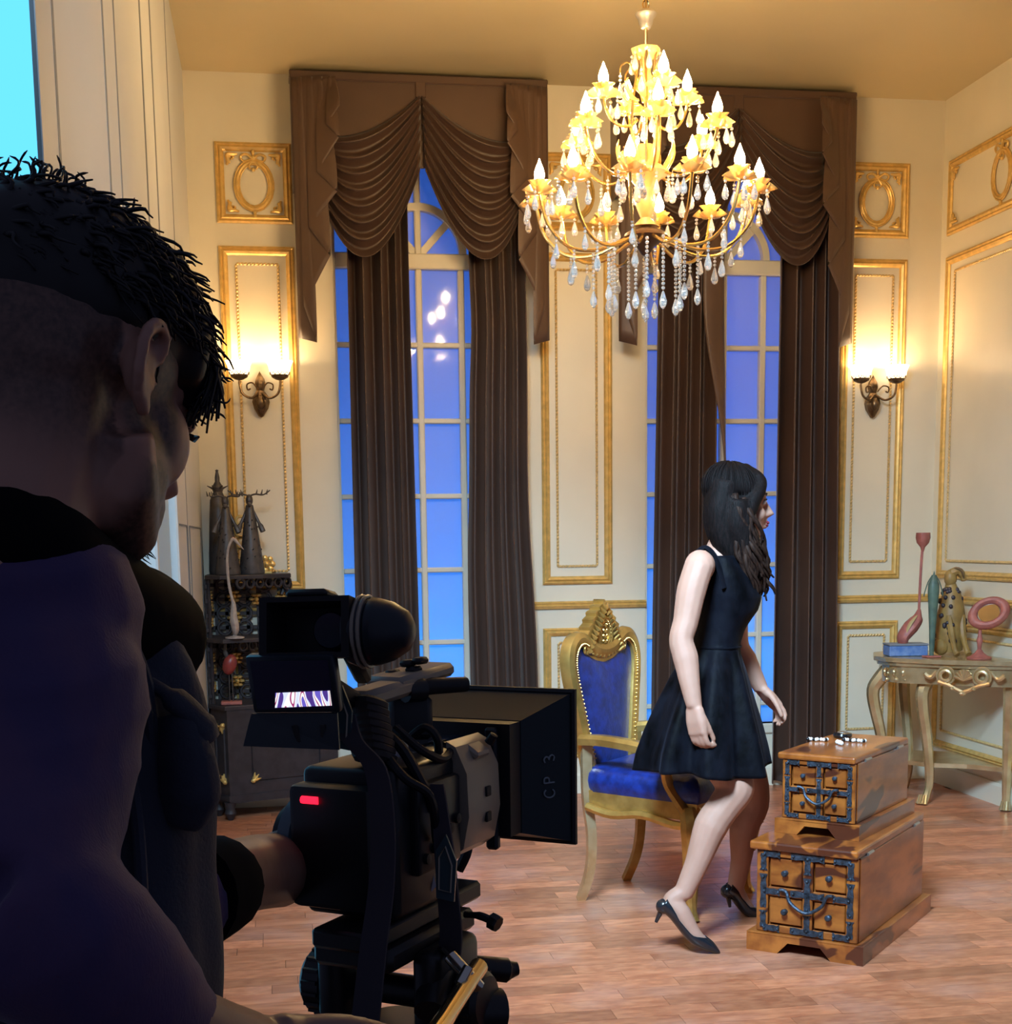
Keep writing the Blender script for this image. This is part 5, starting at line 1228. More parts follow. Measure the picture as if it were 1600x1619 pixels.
# handwritten CP 3 on the right flank of the hood
P0, P1, P2, P3 = A[1], B[1], B[2], A[2]; fn0 = (P1-P0).cross(P3-P0).normalized()
if fn0.x < 0: fn0 = -fn0
def HS(u, v): return P0.lerp(P1, u).lerp(P3.lerp(P2, u), v)+fn0*.0012
ink = mat('white_marker', (.30, .36, .38), .6)
def stroke(pts, c_u, c_v, s_=.1):
    # writing runs upwards along the flank: letter x -> v, letter y -> -u
    return [HS(c_u-y*s_*1.6, c_v+x*s_) for x, y in pts]
mb = MB()
Cc = [(.55+.45*math.cos(a), .5+.5*math.sin(a)) for a in [lerp(.7, 2*PI-.7, k/10) for k in range(11)]]
Pp = [(0, 0), (0, .5), (0, 1)]; Pq = [(0, 1), (.45, .98), (.55, .78), (.45, .55), (0, .5)]
T3 = [(0, .9), (.3, 1), (.55, .85), (.5, .62), (.2, .52), (.5, .45), (.6, .2), (.35, 0), (0, .1)]
for L_, v0 in ((Cc, .30), (Pp, .42), (Pq, .42), (T3, .58)): mb.tube(bez([HS(.62-y*.20, v0+x*.075) for x, y in [(a, b) for a, b in L_]], 2), .0011, 5)
mb.build('marker_writing', ink, hd)
# lens support foot below the matte box
MB().tube(bez([mc+Vector((.0, .01, -.07)), mc+Vector((.01, .0, -.09)), mc+Vector((.0, -.005, -.115))], 4), .007, 8).build('support_foot', MT['black'], vc)
# top handle with controls and microphone
def wbar(a, b, w_, h, bev, name, m_, up=(0, 0, 1)): return MB().bar(a, b, w_, h, bev, up).build(name, m_, vc, smooth=True)
ha, hb = wc(560, 1108, 1.50), wc(688, 1068, 1.66)
wbar(ha, hb, .036, .020, .006, 'top_handle', MT['greige'])
MB().bar(wc(604, 1082, 1.57), wc(692, 1056, 1.67), .052, .016, .005).build('handle_grip', MT['greige'], vc)
for (px, py) in ((612, 1066), (645, 1060), (655, 1046), (636, 1050)): MB().bar(wc(px, py, 1.60), wc(px+18, py-3, 1.615), .014, .008, .003).build('handle_button', MT['rub'], vc)
MB().tube([wc(655, 1086, 1.60), wc(700, 1084, 1.62), wc(736, 1082, 1.64), wc(739, 1082, 1.641)], [.011, .0095, .009, .007], 12).build('microphone', MT['rub'], vc)
MB().tube([wc(640, 1092, 1.585), wc(668, 1090, 1.60)], .014, 12).build('microphone_clamp', MT['black'], vc)
mb = MB(); mb.bar(wc(648, 1100, 1.62), wc(650, 1170, 1.62), .05, .04, .006); mb.build('handle_post', MT['black'], vc)
# cloth wrapped round the rear of the handle
mb = MB()
for k in range(8):
    y0 = 1112+k*12; mb.tube(bez([wc(552+2*k, y0, 1.50), wc(580+2*k, y0-5, 1.475), wc(606+2*k, y0+4, 1.50), wc(585+2*k, y0+2, 1.53), wc(552+2*k, y0, 1.50)], 5), .0062, 7)
mb.build('strap_wrap', mat('grey_cloth_wrap', (.05, .042, .040), .8, var=.4, vscale=60), vc)
MB().bar(wc(560, 1118, 1.51), wc(584, 1200, 1.51), .032, .03, .008).build('handle_strut', MT['black'], vc)
# viewfinder: loupe hood, eye lens and rubber cup
va, vb = wc(482, 993, 1.40), wc(500, 990, 1.47)
vd = (vb-va).normalized(); 
VM = frame(va, Vector((1, 0, 0))-vd*vd.x, z=Vector((0, 0, 1)))
vf_right = inv_c.to_3x3() @ RGT; vf_up = inv_c.to_3x3() @ -DWN; vf_f = (inv_c.to_3x3() @ (FWD+RGT*.25)).normalized(); vf_up = (vf_up-vf_f*vf_up.dot(vf_f)).normalized(); vf_right = vf_f.cross(vf_up)
RV = Matrix((vf_right, vf_f, vf_up)).transposed()
def VP(x, y, z): return va+RV @ Vector((x, y, z))
A = [VP(x, 0, z) for x, z in ((-.050, -.030), (.047, -.030), (.047, .032), (-.050, .032))]; B = [VP(x, .055, z) for x, z in ((-.046, -.027), (.044, -.027), (.044, .030), (-.046, .030))]
mb = MB(); shell(mb, A, B, .010); vfh = mb.build('viewfinder_hood', MT['rub'], vc, smooth=False)
MB().box(VP(0, .050, .0), (.09, .012, .056), rot=RV, bev=.004).build('viewfinder_housing', MT['black'], vc)
MB().box(VP(-.004, .03, .036), (.045, .04, .010), rot=RV, bev=.004).build('viewfinder_cap', MT['rub'], vc)
RVl = RV @ Matrix(((1, 0, 0), (0, 0, -1), (0, 1, 0)))
MB().lathe([(0, 0), (.018, 0), (.020, .003), (.018, .006), (0, .006)], 24, VP(.014, .040, .0), R=RVl).build('eye_lens', MT['lens'], vc)
RVe = RV @ Matrix(((0, 0, 1), (1, 0, 0), (0, 1, 0)))  # cup points to the right
MB().lathe([(.032, -.012), (.036, -.002), (.036, .006), (.033, .010), (.035, .014), (.034, .020), (.030, .034), (.020, .050), (.008, .056), (0, .056)], 26, VP(.048, .035, -.002), R=RV @ Matrix(((0, 0, 1), (1, 0, 0), (0, 1, 0)))).build('eyecup', mat('dark_blue_rubber', (.010, .018, .028), .4), vc)
mb = MB(); mb.torus(VP(.056, .035, -.002), .036, .002, 26, 6, R=RVe); mb.torus(VP(.050, .035, -.002), .0365, .002, 26, 6, R=RVe); mb.build('eyecup_ring', MT['greige'], vc)
# tilted monitor with its hood, under the viewfinder
mu = (vf_up*.93-vf_f*.36).normalized(); mn_ = vf_right.cross(mu).normalized()
if mn_.dot(vf_f) > 0: mn_ = -mn_
m0 = wc(462, 1083, 1.41)
def MP(x, y, o=0): return m0+vf_right*x+mu*y+mn_*o
RMn = Matrix((vf_right, mu, mn_)).transposed()
mon = MB().box(MP(0, 0, -.008), (.096, .062, .016), rot=RMn, bev=.004, seg=2).build('monitor', mat('monitor_shell', (.02, .03, .042), .3), vc)
def screen_mat():
    m_ = bpy.data.materials.new('monitor_picture'); m_.use_nodes = True; nt = m_.node_tree; N = nt.nodes; L = nt.links; b = N['Principled BSDF']
    tc = N.new('ShaderNodeTexCoord'); mp = N.new('ShaderNodeMapping'); mp.inputs['Rotation'].default_value = (0, 0, 0)
    sx = N.new('ShaderNodeSeparateXYZ'); L.new(tc.outputs['UV'], mp.inputs[0]); L.new(mp.outputs[0], sx.inputs[0])
    nz = N.new('ShaderNodeTexNoise'); nz.noise_dimensions = '2D'; nz.inputs['Scale'].default_value = 6; nz.inputs['Detail'].default_value = 0
    ms = N.new('ShaderNodeMapping'); ms.inputs['Scale'].default_value = (1.1, .06, 1); L.new(tc.outputs['UV'], ms.inputs[0]); L.new(ms.outputs[0], nz.inputs[0])
    r = N.new('ShaderNodeValToRGB'); L.new(nz.outputs[0], r.inputs[0]); r.color_ramp.interpolation = 'CONSTANT'
    e = r.color_ramp.elements; e[0].position = 0; e[0].color = (.06, .03, .20, 1); e[1].position = .40; e[1].color = (.55, .60, .85, 1)
    for p, c in ((.47, (.75, .74, .78, 1)), (.53, (.30, .03, .14, 1)), (.58, (.80, .76, .74, 1)), (.66, (.12, .09, .45, 1))): q = e.new(p); q.color = c
    L.new(r.outputs[0], b.inputs['Emission Color']); b.inputs['Emission Strength'].default_value = 1.0; b.inputs['Base Color'].default_value = (.02, .02, .03, 1); b.inputs['Roughness'].default_value = .2
    return m_
def quad(name, P, m_, parent):
    me = bpy.data.meshes.new(name); me.from_pydata([tuple(p) for p in P], [], [(0, 1, 2, 3)]); uv = me.uv_layers.new(); 
    for i, c in enumerate(((0, 0), (1, 0), (1, 1), (0, 1))): uv.data[i].uv = c
    me.materials.append(m_); return put(name, me, parent)
quad('dark_glass', [MP(-.042, -.026, .0006), MP(.042, -.026, .0006), MP(.042, .026, .0006), MP(-.042, .026, .0006)], mat('screen_glass', (.03, .02, .06), .12, coat=1), mon)
quad('picture', [MP(-.022, -.024, .0012), MP(.040, -.022, .0012), MP(.040, -.006, .0012), MP(-.019, -.008, .0012)], screen_mat(), mon)
mb = MB(); f0 = [MP(-.050, -.031, .0), MP(.044, -.031, .0)]; g0 = [MP(-.054, -.058, .022), MP(.050, -.062, .022)]
mb.rings([[f0[0], f0[1], f0[1]-mn_*.003, f0[0]-mn_*.003], [g0[0], g0[1], g0[1]-mn_*.003, g0[0]-mn_*.003]]); mb.build('monitor_hood', MT['monitor_shell'] if 'monitor_shell' in MT else mat('hood_blue', (.015, .024, .034), .35), mon, smooth=False)
MB().tube(bez([MP(0, -.040, .010), MP(.008, -.058, .016), MP(.028, -.058, .014), MP(.030, -.040, .008)], 4), .003, 6).build('hood_latch', MT['rub'], mon)
MB().bar(MP(.02, .0, -.02), wc(560, 1110, 1.5), .02, .02, .004).build('monitor_arm', MT['rub'], vc)
MB().bar(VP(.03, .05, -.02), wc(575, 1070, 1.52), .018, .018, .004).build('viewfinder_arm', MT['rub'], vc)
# cables
for pts, r in (([(612, 1160, 1.52), (640, 1190, 1.50), (668, 1240, 1.50), (690, 1280, 1.52)], .006), ([(625, 1150, 1.54), (665, 1185, 1.53), (700, 1200, 1.56), (716, 1180, 1.60)], .005), ([(600, 1180, 1.5), (640, 1230, 1.47), (680, 1260, 1.48), (690, 1330, 1.52)], .005), ([(650, 1165, 1.56), (672, 1150, 1.55), (690, 1165, 1.55), (694, 1190, 1.56)], .005)):
    MB().tube(bez([wc(*p) for p in pts], 6), r, 8).build('cable', MT['rub'], vc)
# shoulder strap: woven bands hanging from the handle and past the body
def band(name, pts, w_, parent, side, m_=None):
    q = bez([Vector(p) for p in pts], 6); sd = Vector(side).normalized(); mb = MB(); n = len(q)
    mb.rings([[q[i]-sd*w_[0]/2*interp(i/(n-1), [0, .3, 1], w_[1:]), q[i]+sd*w_[0]/2*interp(i/(n-1), [0, .3, 1], w_[1:]), q[i]+sd*w_[0]/2*interp(i/(n-1), [0, .3, 1], w_[1:])+Vector((0, .003, 0)), q[i]-sd*w_[0]/2*interp(i/(n-1), [0, .3, 1], w_[1:])+Vector((0, .003, 0))] for i in range(n)])
    return mb.build(name, m_ or MT['web'], parent)
band('strap', [wc(545, 1130, 1.46), wc(556, 1170, 1.44), wc(592, 1215, 1.44), wc(604, 1300, 1.44), wc(602, 1400, 1.44), wc(588, 1510, 1.43), wc(574, 1640, 1.42)], (.024, .9, 1.0, 1.25), vc, vf_right)
band('strap', [wc(690, 1240, 1.50), wc(700, 1330, 1.50), wc(706, 1400, 1.50), wc(712, 1480, 1.52), wc(706, 1530, 1.54)], (.024, .6, .9, 1.1), vc, vf_right)
for c_ in ((540, 1135, 1.45, .034, .8), (704, 1372, 1.495, .036, .3)):
    p = wc(*c_[:3]); mb = MB(); q = [p+vf_right*x*c_[3]*.5+vf_up*z*c_[3] for x, z in ((-.5, -.9), (.6, -1.0), (.75, .2), (.1, 1.0), (-.55, .5))]
    mb.rings([q, [a-vf_f*.004 for a in q]]); o = mb.build('leather_tab', mat('teal_leather', (.04, .075, .09), .35), vc, smooth=False)
    mb = MB(); mb.tube([p+vf_right*x*c_[3]*.4-vf_f*.005+vf_up*z*c_[3]*.8 for x, z in ((-.4, -.8), (.5, -.9), (.6, .1), (.1, .8), (-.4, .4))], .0012, 4, close=True); mb.build('stitching', MT['greige'], o)
# cream paper sleeve and sticker on the body's flank
q = [wc(656, 1300, 1.545), wc(668, 1262, 1.555), wc(676, 1370, 1.55), wc(652, 1405, 1.54)]
mb = MB(); mb.rings([q, [a+Vector((.002, .002, 0)) for a in q]]); mb.build('flank_card', mat('tan_card', (.16, .12, .10), .5), vc, smooth=False)
q = [wc(650, 1418, 1.54), wc(682, 1384, 1.555), wc(686, 1402, 1.555), wc(654, 1436, 1.54)]
mb = MB(); mb.rings([q, [a+Vector((.002, .002, 0)) for a in q]]); mb.build('serial_sticker', mat('grey_sticker', (.38, .36, .40), .5), vc, smooth=False)
# ---- tripod head, plate, knobs, brass pan handle, legs
MT['tri'] = mat('tripod_black', (.014, .014, .016), .4)
TH = RO-rz*.115+ry*.06; MTm = frame(Vector((TH.x, TH.y, 0)), rx, z=rz)
tp = empty('tripod', MTm, label='black fluid-head tripod with brass pan handle under the video camera', cat='tripod'); inv_t = MTm.inverted()
def wt(px, py, t): return inv_t @ atd(px, py, t)
zt = TH.z+.032-.0005
MB().box((.02, .03, zt-.012), (.075, .26, .022), bev=.004).build('quick_plate', MT['tri'], tp)
mb = MB(); mb.box((.02, .02, zt-.036), (.10, .20, .026), bev=.006); mb.build('head_platform', MT['tri'], tp)
for s_ in (-1, 1): MB().box((.02+s_*.062, .02, zt-.085), (.034, .11, .10), bev=.014, seg=3).build('head_cheek', MT['tri'], tp)
MB().tube([(-.062, .02, zt-.10), (.10, .02, zt-.10)], .018, 16).build('tilt_axle', MT['tri'], tp)
MB().lathe([(.050, zt-.20), (.058, zt-.195), (.060, zt-.165), (.052, zt-.155), (.045, zt-.135), (0, zt-.135)], 26, (.02, .02, 0)).build('pan_base', MT['tri'], tp)
for s_, r in ((-1, .040), (1, .034)):
    mb = MB(); Rk = Matrix(((0, 0, s_), (0, 1, 0), (-s_, 0, 0))); mb.lathe([(0, 0), (r*.8, 0), (r, .006), (r, .028), (r*.85, .034), (0, .036)], 24, (.02+s_*.079, .02, zt-.10), R=Rk)
    for k in range(18): a = 2*PI*k/18; mb.tube([Vector((.02+s_*.079, .02, zt-.10))+Rk @ Vector((r*1.0*math.cos(a), r*1.0*math.sin(a), .007)), Vector((.02+s_*.079, .02, zt-.10))+Rk @ Vector((r*math.cos(a), r*math.sin(a), .027))], .003, 5)
    mb.build('drag_knob', MT['tri'], tp)
MB().tube([wt(742, 1528, 1.62), wt(800, 1534, 1.64), wt(806, 1533, 1.642), wt(818, 1531, 1.645)], [.014, .015, .011, .008], 12).build('lock_knob', MT['tri'], tp)
MB().tube(bez([wt(735, 1446, 1.60), wt(758, 1448, 1.59), wt(776, 1455, 1.585), wt(788, 1462, 1.58)], 4), [.004]*4+[.005]*4+[.010]*4+[.009], 8).build('plate_lever', MT['tri'], tp)
MB().tube([wt(728, 1600, 1.55), wt(790, 1598, 1.57)], .026, 18).build('counterbalance_knob', MT['tri'], tp)
mb = MB(); mb.tube([wt(757, 1528, 1.52), wt(700, 1615, 1.42), wt(640, 1700, 1.30)], [.0105, .0105, .0105], 14); mb.build('pan_handle', mat('polished_pale_brass', (.75, .60, .34), .16, metal=1), tp)
mb = MB(); mb.tube([wt(712, 1512, 1.50), wt(736, 1538, 1.49), wt(756, 1560, 1.50)], .008, 10); mb.tube([wt(740, 1530, 1.485), wt(726, 1556, 1.475)], .006, 10); mb.tube([wt(700, 1500, 1.52), wt(726, 1528, 1.505)], [.003, .0045], 8); mb.build('handle_clamp', mat('chrome_clamp', (.7, .66, .55), .15, metal=1), tp)
MB().tube([wt(705, 1502, 1.56), wt(690, 1540, 1.54), wt(680, 1600, 1.5)], [.016, .020, .018], 12).build('handle_socket', MT['tri'], tp)
for a in (.5, .5+2*PI/3, .5+4*PI/3):
    d = Vector((math.cos(a), math.sin(a), 0)); o = Vector((.02, .02, 0))
    MB().tube([o+d*.05+Vector((0, 0, zt-.19)), o+d*.20+Vector((0, 0, zt*.48)), o+d*.36+Vector((0, 0, .012))], [.020, .017, .013], 10).build('leg', MT['tri'], tp)
    MB().ball(o+d*.36+Vector((0, 0, .012)), (.022, .022, .013), 10, 6).build('foot', MT['rub'], tp)
# ================================================================== the camera operator
def dark_skin():
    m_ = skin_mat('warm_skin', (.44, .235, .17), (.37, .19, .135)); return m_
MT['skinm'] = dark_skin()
MT['hairm'] = mat('black_hair', (.006, .005, .006), .5)
MT['stub'] = mat('clipped_hair', (.030, .022, .022), .6, color2=(.018, .014, .014), vscale=120)
MT['plaid'] = mat('purple_navy_flannel', (.055, .036, .120), .85, color2=(.090, .048, .120), vscale=10, bump=.12, bscale=300, sheen=.15, stretch=(2, 2, .7))
MT['vest'] = mat('dark_teal_canvas', (.034, .042, .070), .8, color2=(.024, .030, .050), vscale=14, bump=.12, bscale=300, sheen=.1)
MT['knit'] = mat('black_fleece', (.004, .004, .005), .95, spec=.1)
pb = atd(-40, 1400, 1.05); pb.z = 0
pm_, pk = thing('person', pb, 'man seen from behind in purple flannel shirt and dark vest operating the camera', 'person')
VF = Vector((FWD.x, FWD.y, 0)).normalized(); VR = Vector((RGT.x, RGT.y, 0)).normalized()
yh = math.radians(25); pit = math.radians(18)
Ff = (VF*math.cos(yh)+VR*math.sin(yh)); Fs = (VR*math.cos(yh)-VF*math.sin(yh))
Fh = (Ff*math.cos(pit)-Vector((0, 0, 1))*math.sin(pit)).normalized(); Uh = Fs.cross(Fh).normalized(); Sh = Fs
hcm = atd(100, 592, .97)
def MH(f_, u, s_): return hcm+Fh*f_+Uh*u+Sh*s_
RHm = Matrix((Fh, Sh, Uh)).transposed()
if RHm.determinant() < 0: RHm = Matrix((Fh, -Sh, Uh)).transposed()
mb = pk()
mb.ball(MH(-.008, .030, 0), (.098, .077, .090), 24, 16, R=RHm)
mb.ball(MH(-.045, .0, 0), (.060, .068, .07), 18, 12, R=RHm)
mb.ball(MH(.045, -.035, 0), (.048, .060, .075), 18, 12, R=RHm)                 # face block
mb.ball(MH(.058, .030, 0), (.038, .060, .050), 16, 12, R=RHm)                   # brow
for s_ in (-1, 1):
    mb.ball(MH(.046, -.032, s_*.046), (.036, .022, .036), 14, 10, R=RHm); mb.ball(MH(.018, -.062, s_*.046), (.046, .026, .050), 14, 10, R=RHm); mb.ball(MH(.044, -.080, s_*.030), (.034, .030, .034), 14, 10, R=RHm)        # cheekbones
    mb.tube([MH(.0, -.045, s_*.058), MH(.016, -.078, s_*.054), MH(.046, -.100, s_*.036), MH(.064, -.106, s_*.010)], [.024, .025, .024, .020], 12)  # jaw
    mb.ball(MH(.086, -.002, s_*.034), (.014, .016, .010), 10, 8, R=RHm)
mb.ball(MH(.062, -.100, 0), (.026, .030, .024), 14, 10, R=RHm)
mb.tube([MH(.090, .010, 0), MH(.106, -.018, 0), MH(.120, -.040, 0), MH(.098, -.052, 0)], [.010, .011, .015, .010], 10)
mb.ball(MH(.094, -.074, 0), (.016, .026, .009), 10, 8, R=RHm); mb.ball(MH(.090, -.088, 0), (.016, .022, .010), 10, 8, R=RHm)
nkb = MH(-.055, -.20, -.01)
limb(mb, [MH(-.030, -.02, 0), MH(-.040, -.10, 0), nkb, nkb+Vector((0, 0, -.06))-Ff*.03], [.062, .064, .072, .085], 16)
# right ear: helix rim, bowl and lobe
ec = MH(-.012, -.006, .078)
def EP(f_, u, o): return ec+(Fh*f_+Uh*u+Sh*o)*.78
mb.ball(EP(-.004, 0, .002), (.015, .008, .023), 12, 8, R=RHm)
limb(mb, [EP(.016, .010, .006), EP(.010, .030, .014), EP(-.010, .034, .020), EP(-.026, .018, .024), EP(-.026, -.006, .022), EP(-.014, -.026, .014), EP(.002, -.036, .008)], [.004, .005, .0054, .0054, .005, .005, .006], 8)
mb.ball(EP(.002, -.034, .008), (.0075, .006, .0085), 8, 6, R=RHm)
limb(mb, [EP(-.012, .020, .012), EP(-.016, .0, .014), EP(-.004, -.018, .012), EP(.010, -.010, .008)], [.004, .0045, .0045, .004], 8)
hd_ = organic(mb, 'head', MT['skinm'], None, .0034, 7, .5)
# tint: clipped sides and beard are real hair colour on the skin
def head_paint(o):
    m_ = MT['skinm']; nt = m_.node_tree; N = nt.nodes; L = nt.links; b = N['Principled BSDF']; src = b.inputs['Base Color'].links[0].from_socket
    at_ = N.new('ShaderNodeAttribute'); at_.attribute_name = 'stubble'; nz = N.new('ShaderNodeTexNoise'); nz.inputs['Scale'].default_value = 220; tc = N.new('ShaderNodeTexCoord'); L.new(tc.outputs['Object'], nz.inputs[0])
    mr = N.new('ShaderNodeMapRange'); mr.inputs[1].default_value = .3; mr.inputs[2].default_value = .7; mr.inputs[3].default_value = .75; mr.inputs[4].default_value = 1.0; L.new(nz.outputs[0], mr.inputs[0])
    mu = N.new('ShaderNodeMath'); mu.operation = 'MULTIPLY'; L.new(at_.outputs['Fac'], mu.inputs[0]); L.new(mr.outputs[0], mu.inputs[1])
    mx = N.new('ShaderNodeMix'); mx.data_type = 'RGBA'; mx.inputs[7].default_value = (.016, .013, .014, 1); L.new(mu.outputs[0], mx.inputs[0]); L.new(src, mx.inputs[6]); L.new(mx.outputs[2], b.inputs['Base Color'])
    at = o.data.attributes.new('stubble', 'FLOAT', 'POINT'); M_ = o.matrix_world
    vals = []
    for v in o.data.vertices:
        d = v.co+pb-hcm; f_, u, s_ = d.dot(Fh), d.dot(Uh), d.dot(Sh)
        hairy = sm((u+.055+.5*max(0, -f_-.02)*0)/.05)*sm((.058-f_)/.03)*.85 if u > -.06 else 0
        if f_ < -.01: hairy = max(hairy, .8*sm((u+.10)/.06))
        burn = .9*sm((.034-abs(f_-.022))/.014)*sm((.03-u)/.03)*sm((u+.06)/.02)
        beard = .92*sm((-.036-u-.25*(f_-.02))/.022)*sm((f_+.002)/.022)*sm((u+.18)/.02)
        ear = abs(s_-.088) < .026 and abs(f_+.006) < .036 and abs(u+.012) < .05 and s_ > .074
        vals.append(0 if ear else min(1, max(hairy, burn, beard)))
    at.data.foreach_set('value', vals)
hd_.parent = pm_; hd_.data.update(); head_paint(hd_); hd_['label'] = 'bearded head turned away, ear in view'
# top hair: thick mass, forward fringe and loose curls
mb = pk()
def top_pt(f_, s_, lift=0): return MH(f_, .022+.090*math.sqrt(max(0, 1-((f_+.008)/.104)**2*.86-(s_/.085)**2*.86))+lift, s_)
mb.ball(MH(-.010, .046, .0), (.102, .082, .076), 22, 14, R=RHm)
mb.ball(MH(.022, .056, .010), (.056, .066, .056), 18, 12, R=RHm)
limb(mb, [MH(.03, .10, .03), MH(.060, .058, .036), MH(.075, .030, .044), MH(.078, .004, .048)], [.028, .026, .018, .006], 10)
limb(mb, [MH(.03, .10, .0), MH(.066, .062, .012), MH(.079, .036, .022), MH(.082, .012, .028)], [.030, .026, .018, .006], 10)
limb(mb, [MH(.036, .066, .050), MH(.050, .040, .058), MH(.060, .012, .060)], [.026, .022, .009], 10)
mh = organic(mb, 'hair', MT['hairm'], pm_, .006, 3, .5, label='thick black hair swept forward on top')
mb = pk()
for i in range(1500):                                 # locks lying all over the top
    dv = Vector((random.gauss(.25, 1), random.gauss(0, 1), abs(random.gauss(.5, .7))-.12)).normalized()
    b0 = MH(-.010+.102*dv.x*.96, .046+.076*dv.z*.96, .082*dv.y*.96)
    if dv.x > .75 and dv.z < .35: continue
    d = (Fh*random.uniform(.3, 1.0)+(Fh*dv.x+Uh*dv.z+Sh*dv.y)*random.uniform(.15, .6)+Sh*random.uniform(-.3, .3)).normalized(); ln = random.uniform(.014, .034); cu = random.uniform(.2, .9)
    pts = [b0+d*ln*k/7-Uh*cu*ln*(k/7)**2*.9+Sh*.003*math.sin(k+i) for k in range(8)]
    mb.tube(pts, [.0019*(1-.85*k/7)+.0003 for k in range(8)], 5)
for i in range(260):                                  # fringe swept forward and down
    s0 = random.uniform(-.03, .062); t0 = random.random()
    p0 = MH(.045+.02*t0, .085-.02*t0, s0*.7); p1 = MH(.070+.010*t0, .060, s0*.85); p2 = MH(.084+random.uniform(-.006, .006), .032+random.uniform(-.008, .008), s0+.004); p3 = MH(.084+random.uniform(-.012, .008), random.uniform(-.012, .016), s0+random.uniform(-.004, .010))
    q = bez([p0, p1, p2, p3], 4); mb.tube(q, [.0026*(1-.8*k/(len(q)-1))+.0003 for k in range(len(q))], 5)
mb.build('hair_lock', MT['hairm'], mh, ang=180, kind='stuff')
mb = pk()
for i in range(230):                                  # wiry loose curls at the fringe and crown
    if i < 120: b0 = MH(random.uniform(.068, .086), random.uniform(.0, .055), random.uniform(-.0, .060)); d = Fh*.7+Sh*.5-Uh*random.uniform(-.5, .7)
    else: b0 = top_pt(random.uniform(-.09, .05), random.uniform(-.075, .03), .006); d = Uh*.8-Sh*random.uniform(-.2, .5)+Fh*random.uniform(-.6, .5)
    d = (d+Vector((random.uniform(-.4, .4), random.uniform(-.4, .4), random.uniform(-.4, .4)))).normalized(); o_ = d.orthogonal().normalized(); o2 = d.cross(o_); ln = random.uniform(.012, .028); am = random.uniform(.003, .008); ph = random.uniform(0, 6); w_ = random.uniform(3, 7)
    mb.tube([b0+d*ln*k/11+(o_*math.cos(w_*k/11+ph)+o2*math.sin(w_*k/11+ph))*am*k/11 for k in range(12)], [.0009]*11+[.0003], 4)
mb.build('loose_curl', MT['hairm'], mh, ang=180, kind='stuff')
mb = pk()
for i in range(70):
    b0 = MH(random.uniform(.050, .078), random.uniform(-.118, -.10), random.uniform(-.005, .040)); d = (Fh*.5+Sh*.4-Uh*.7+Vector((random.uniform(-.4, .4), random.uniform(-.4, .4), 0))).normalized()
    mb.tube([b0, b0+d*.006, b0+d*.011+Fs*.002], [.0007, .0006, .0002], 4)
mb.build('beard_hair', MT['hairm'], mh, kind='stuff')
mb = pk()
for s_ in (-1, 1):
    pk().tube([MH(.098, .018, s_*.016), MH(.097, .024, s_*.034), MH(.080, .018, s_*.056)], [.004, .005, .002], 6).build('brow', MT['hairm'], mh)
    pk().tube([MH(.092, -.006, s_*.030), MH(.100, -.010, s_*.040), MH(.092, -.012, s_*.050)], [.002, .003, .001], 6).build('eyelash', MT['hairm'], mh)
# shirt: torso and right arm one garment; second forearm apart
def PT(px, py, t): return atd(px, py, t)
mb = pk()
torso = [(-70, 900, 1.06, .16, .10), (-95, 1000, 1.06, .20, .12), (-95, 1150, 1.06, .185, .12), (-85, 1300, 1.07, .180, .12), (-75, 1450, 1.08, .185, .125), (-70, 1650, 1.09, .19, .13)]
Rt = Matrix((Fs, Ff, Vector((0, 0, 1)))).transposed()
for px, py, t, a_, b_ in torso: mb.ball(PT(px, py, t), (a_*.86, b_, .11), 18, 12, R=Rt)
mb.ball(PT(25, 985, .93), (.085, .085, .080), 16, 12)
limb(mb, [PT(25, 985, .93), PT(60, 1120, .90), PT(35, 1300, .86), PT(20, 1440, .82)], [.074, .070, .062, .058], 16)
limb(mb, [PT(5, 1430, .82), PT(90, 1480, .83), PT(180, 1555, .86), PT(250, 1618, .90), PT(285, 1650, .92)], [.060, .058, .050, .041, .037], 16)
for k in range(7):                                    # folds on the sleeve
    y = 1180+k*38; c = PT(55-k*4, y, .885-.007*k); mb.torus(c, .057-.001*k, .006, 22, 8, R=Matrix.Rotation(.25*math.sin(k*2.1), 3, 'X') @ Matrix.Rotation(.35+.1*math.sin(k*1.7), 3, 'Y'))
for k in range(4):
    c = PT(105+k*45, 1494+k*32, .838+.016*k); mb.torus(c, .047-.003*k, .006, 20, 8, R=Matrix.Rotation(1.15, 3, 'Y') @ Matrix.Rotation(.3*k, 3, 'Z'))
shirt = organic(mb, 'shirt', MT['plaid'], pm_, .007, 3, .5, label='purple and navy flannel shirt')
nrm_ = [v.normal.copy() for v in shirt.data.vertices]
for v, nv_ in zip(shirt.data.vertices, nrm_):         # cloth creases
    x_, y_, z_ = v.co; ph = 150*z_-620*(x_-.06)**2*(1 if x_ > .06 else -.35)+3.2*math.sin(11*x_+14*z_)
    v.co = v.co + nv_*(.0026*(1-abs(math.sin(ph*.5)))**1.5+.0014*math.sin(.37*ph+30*y_))*(.35+.65*math.sin(8*z_+5*x_)**2)
shirt.data.update()
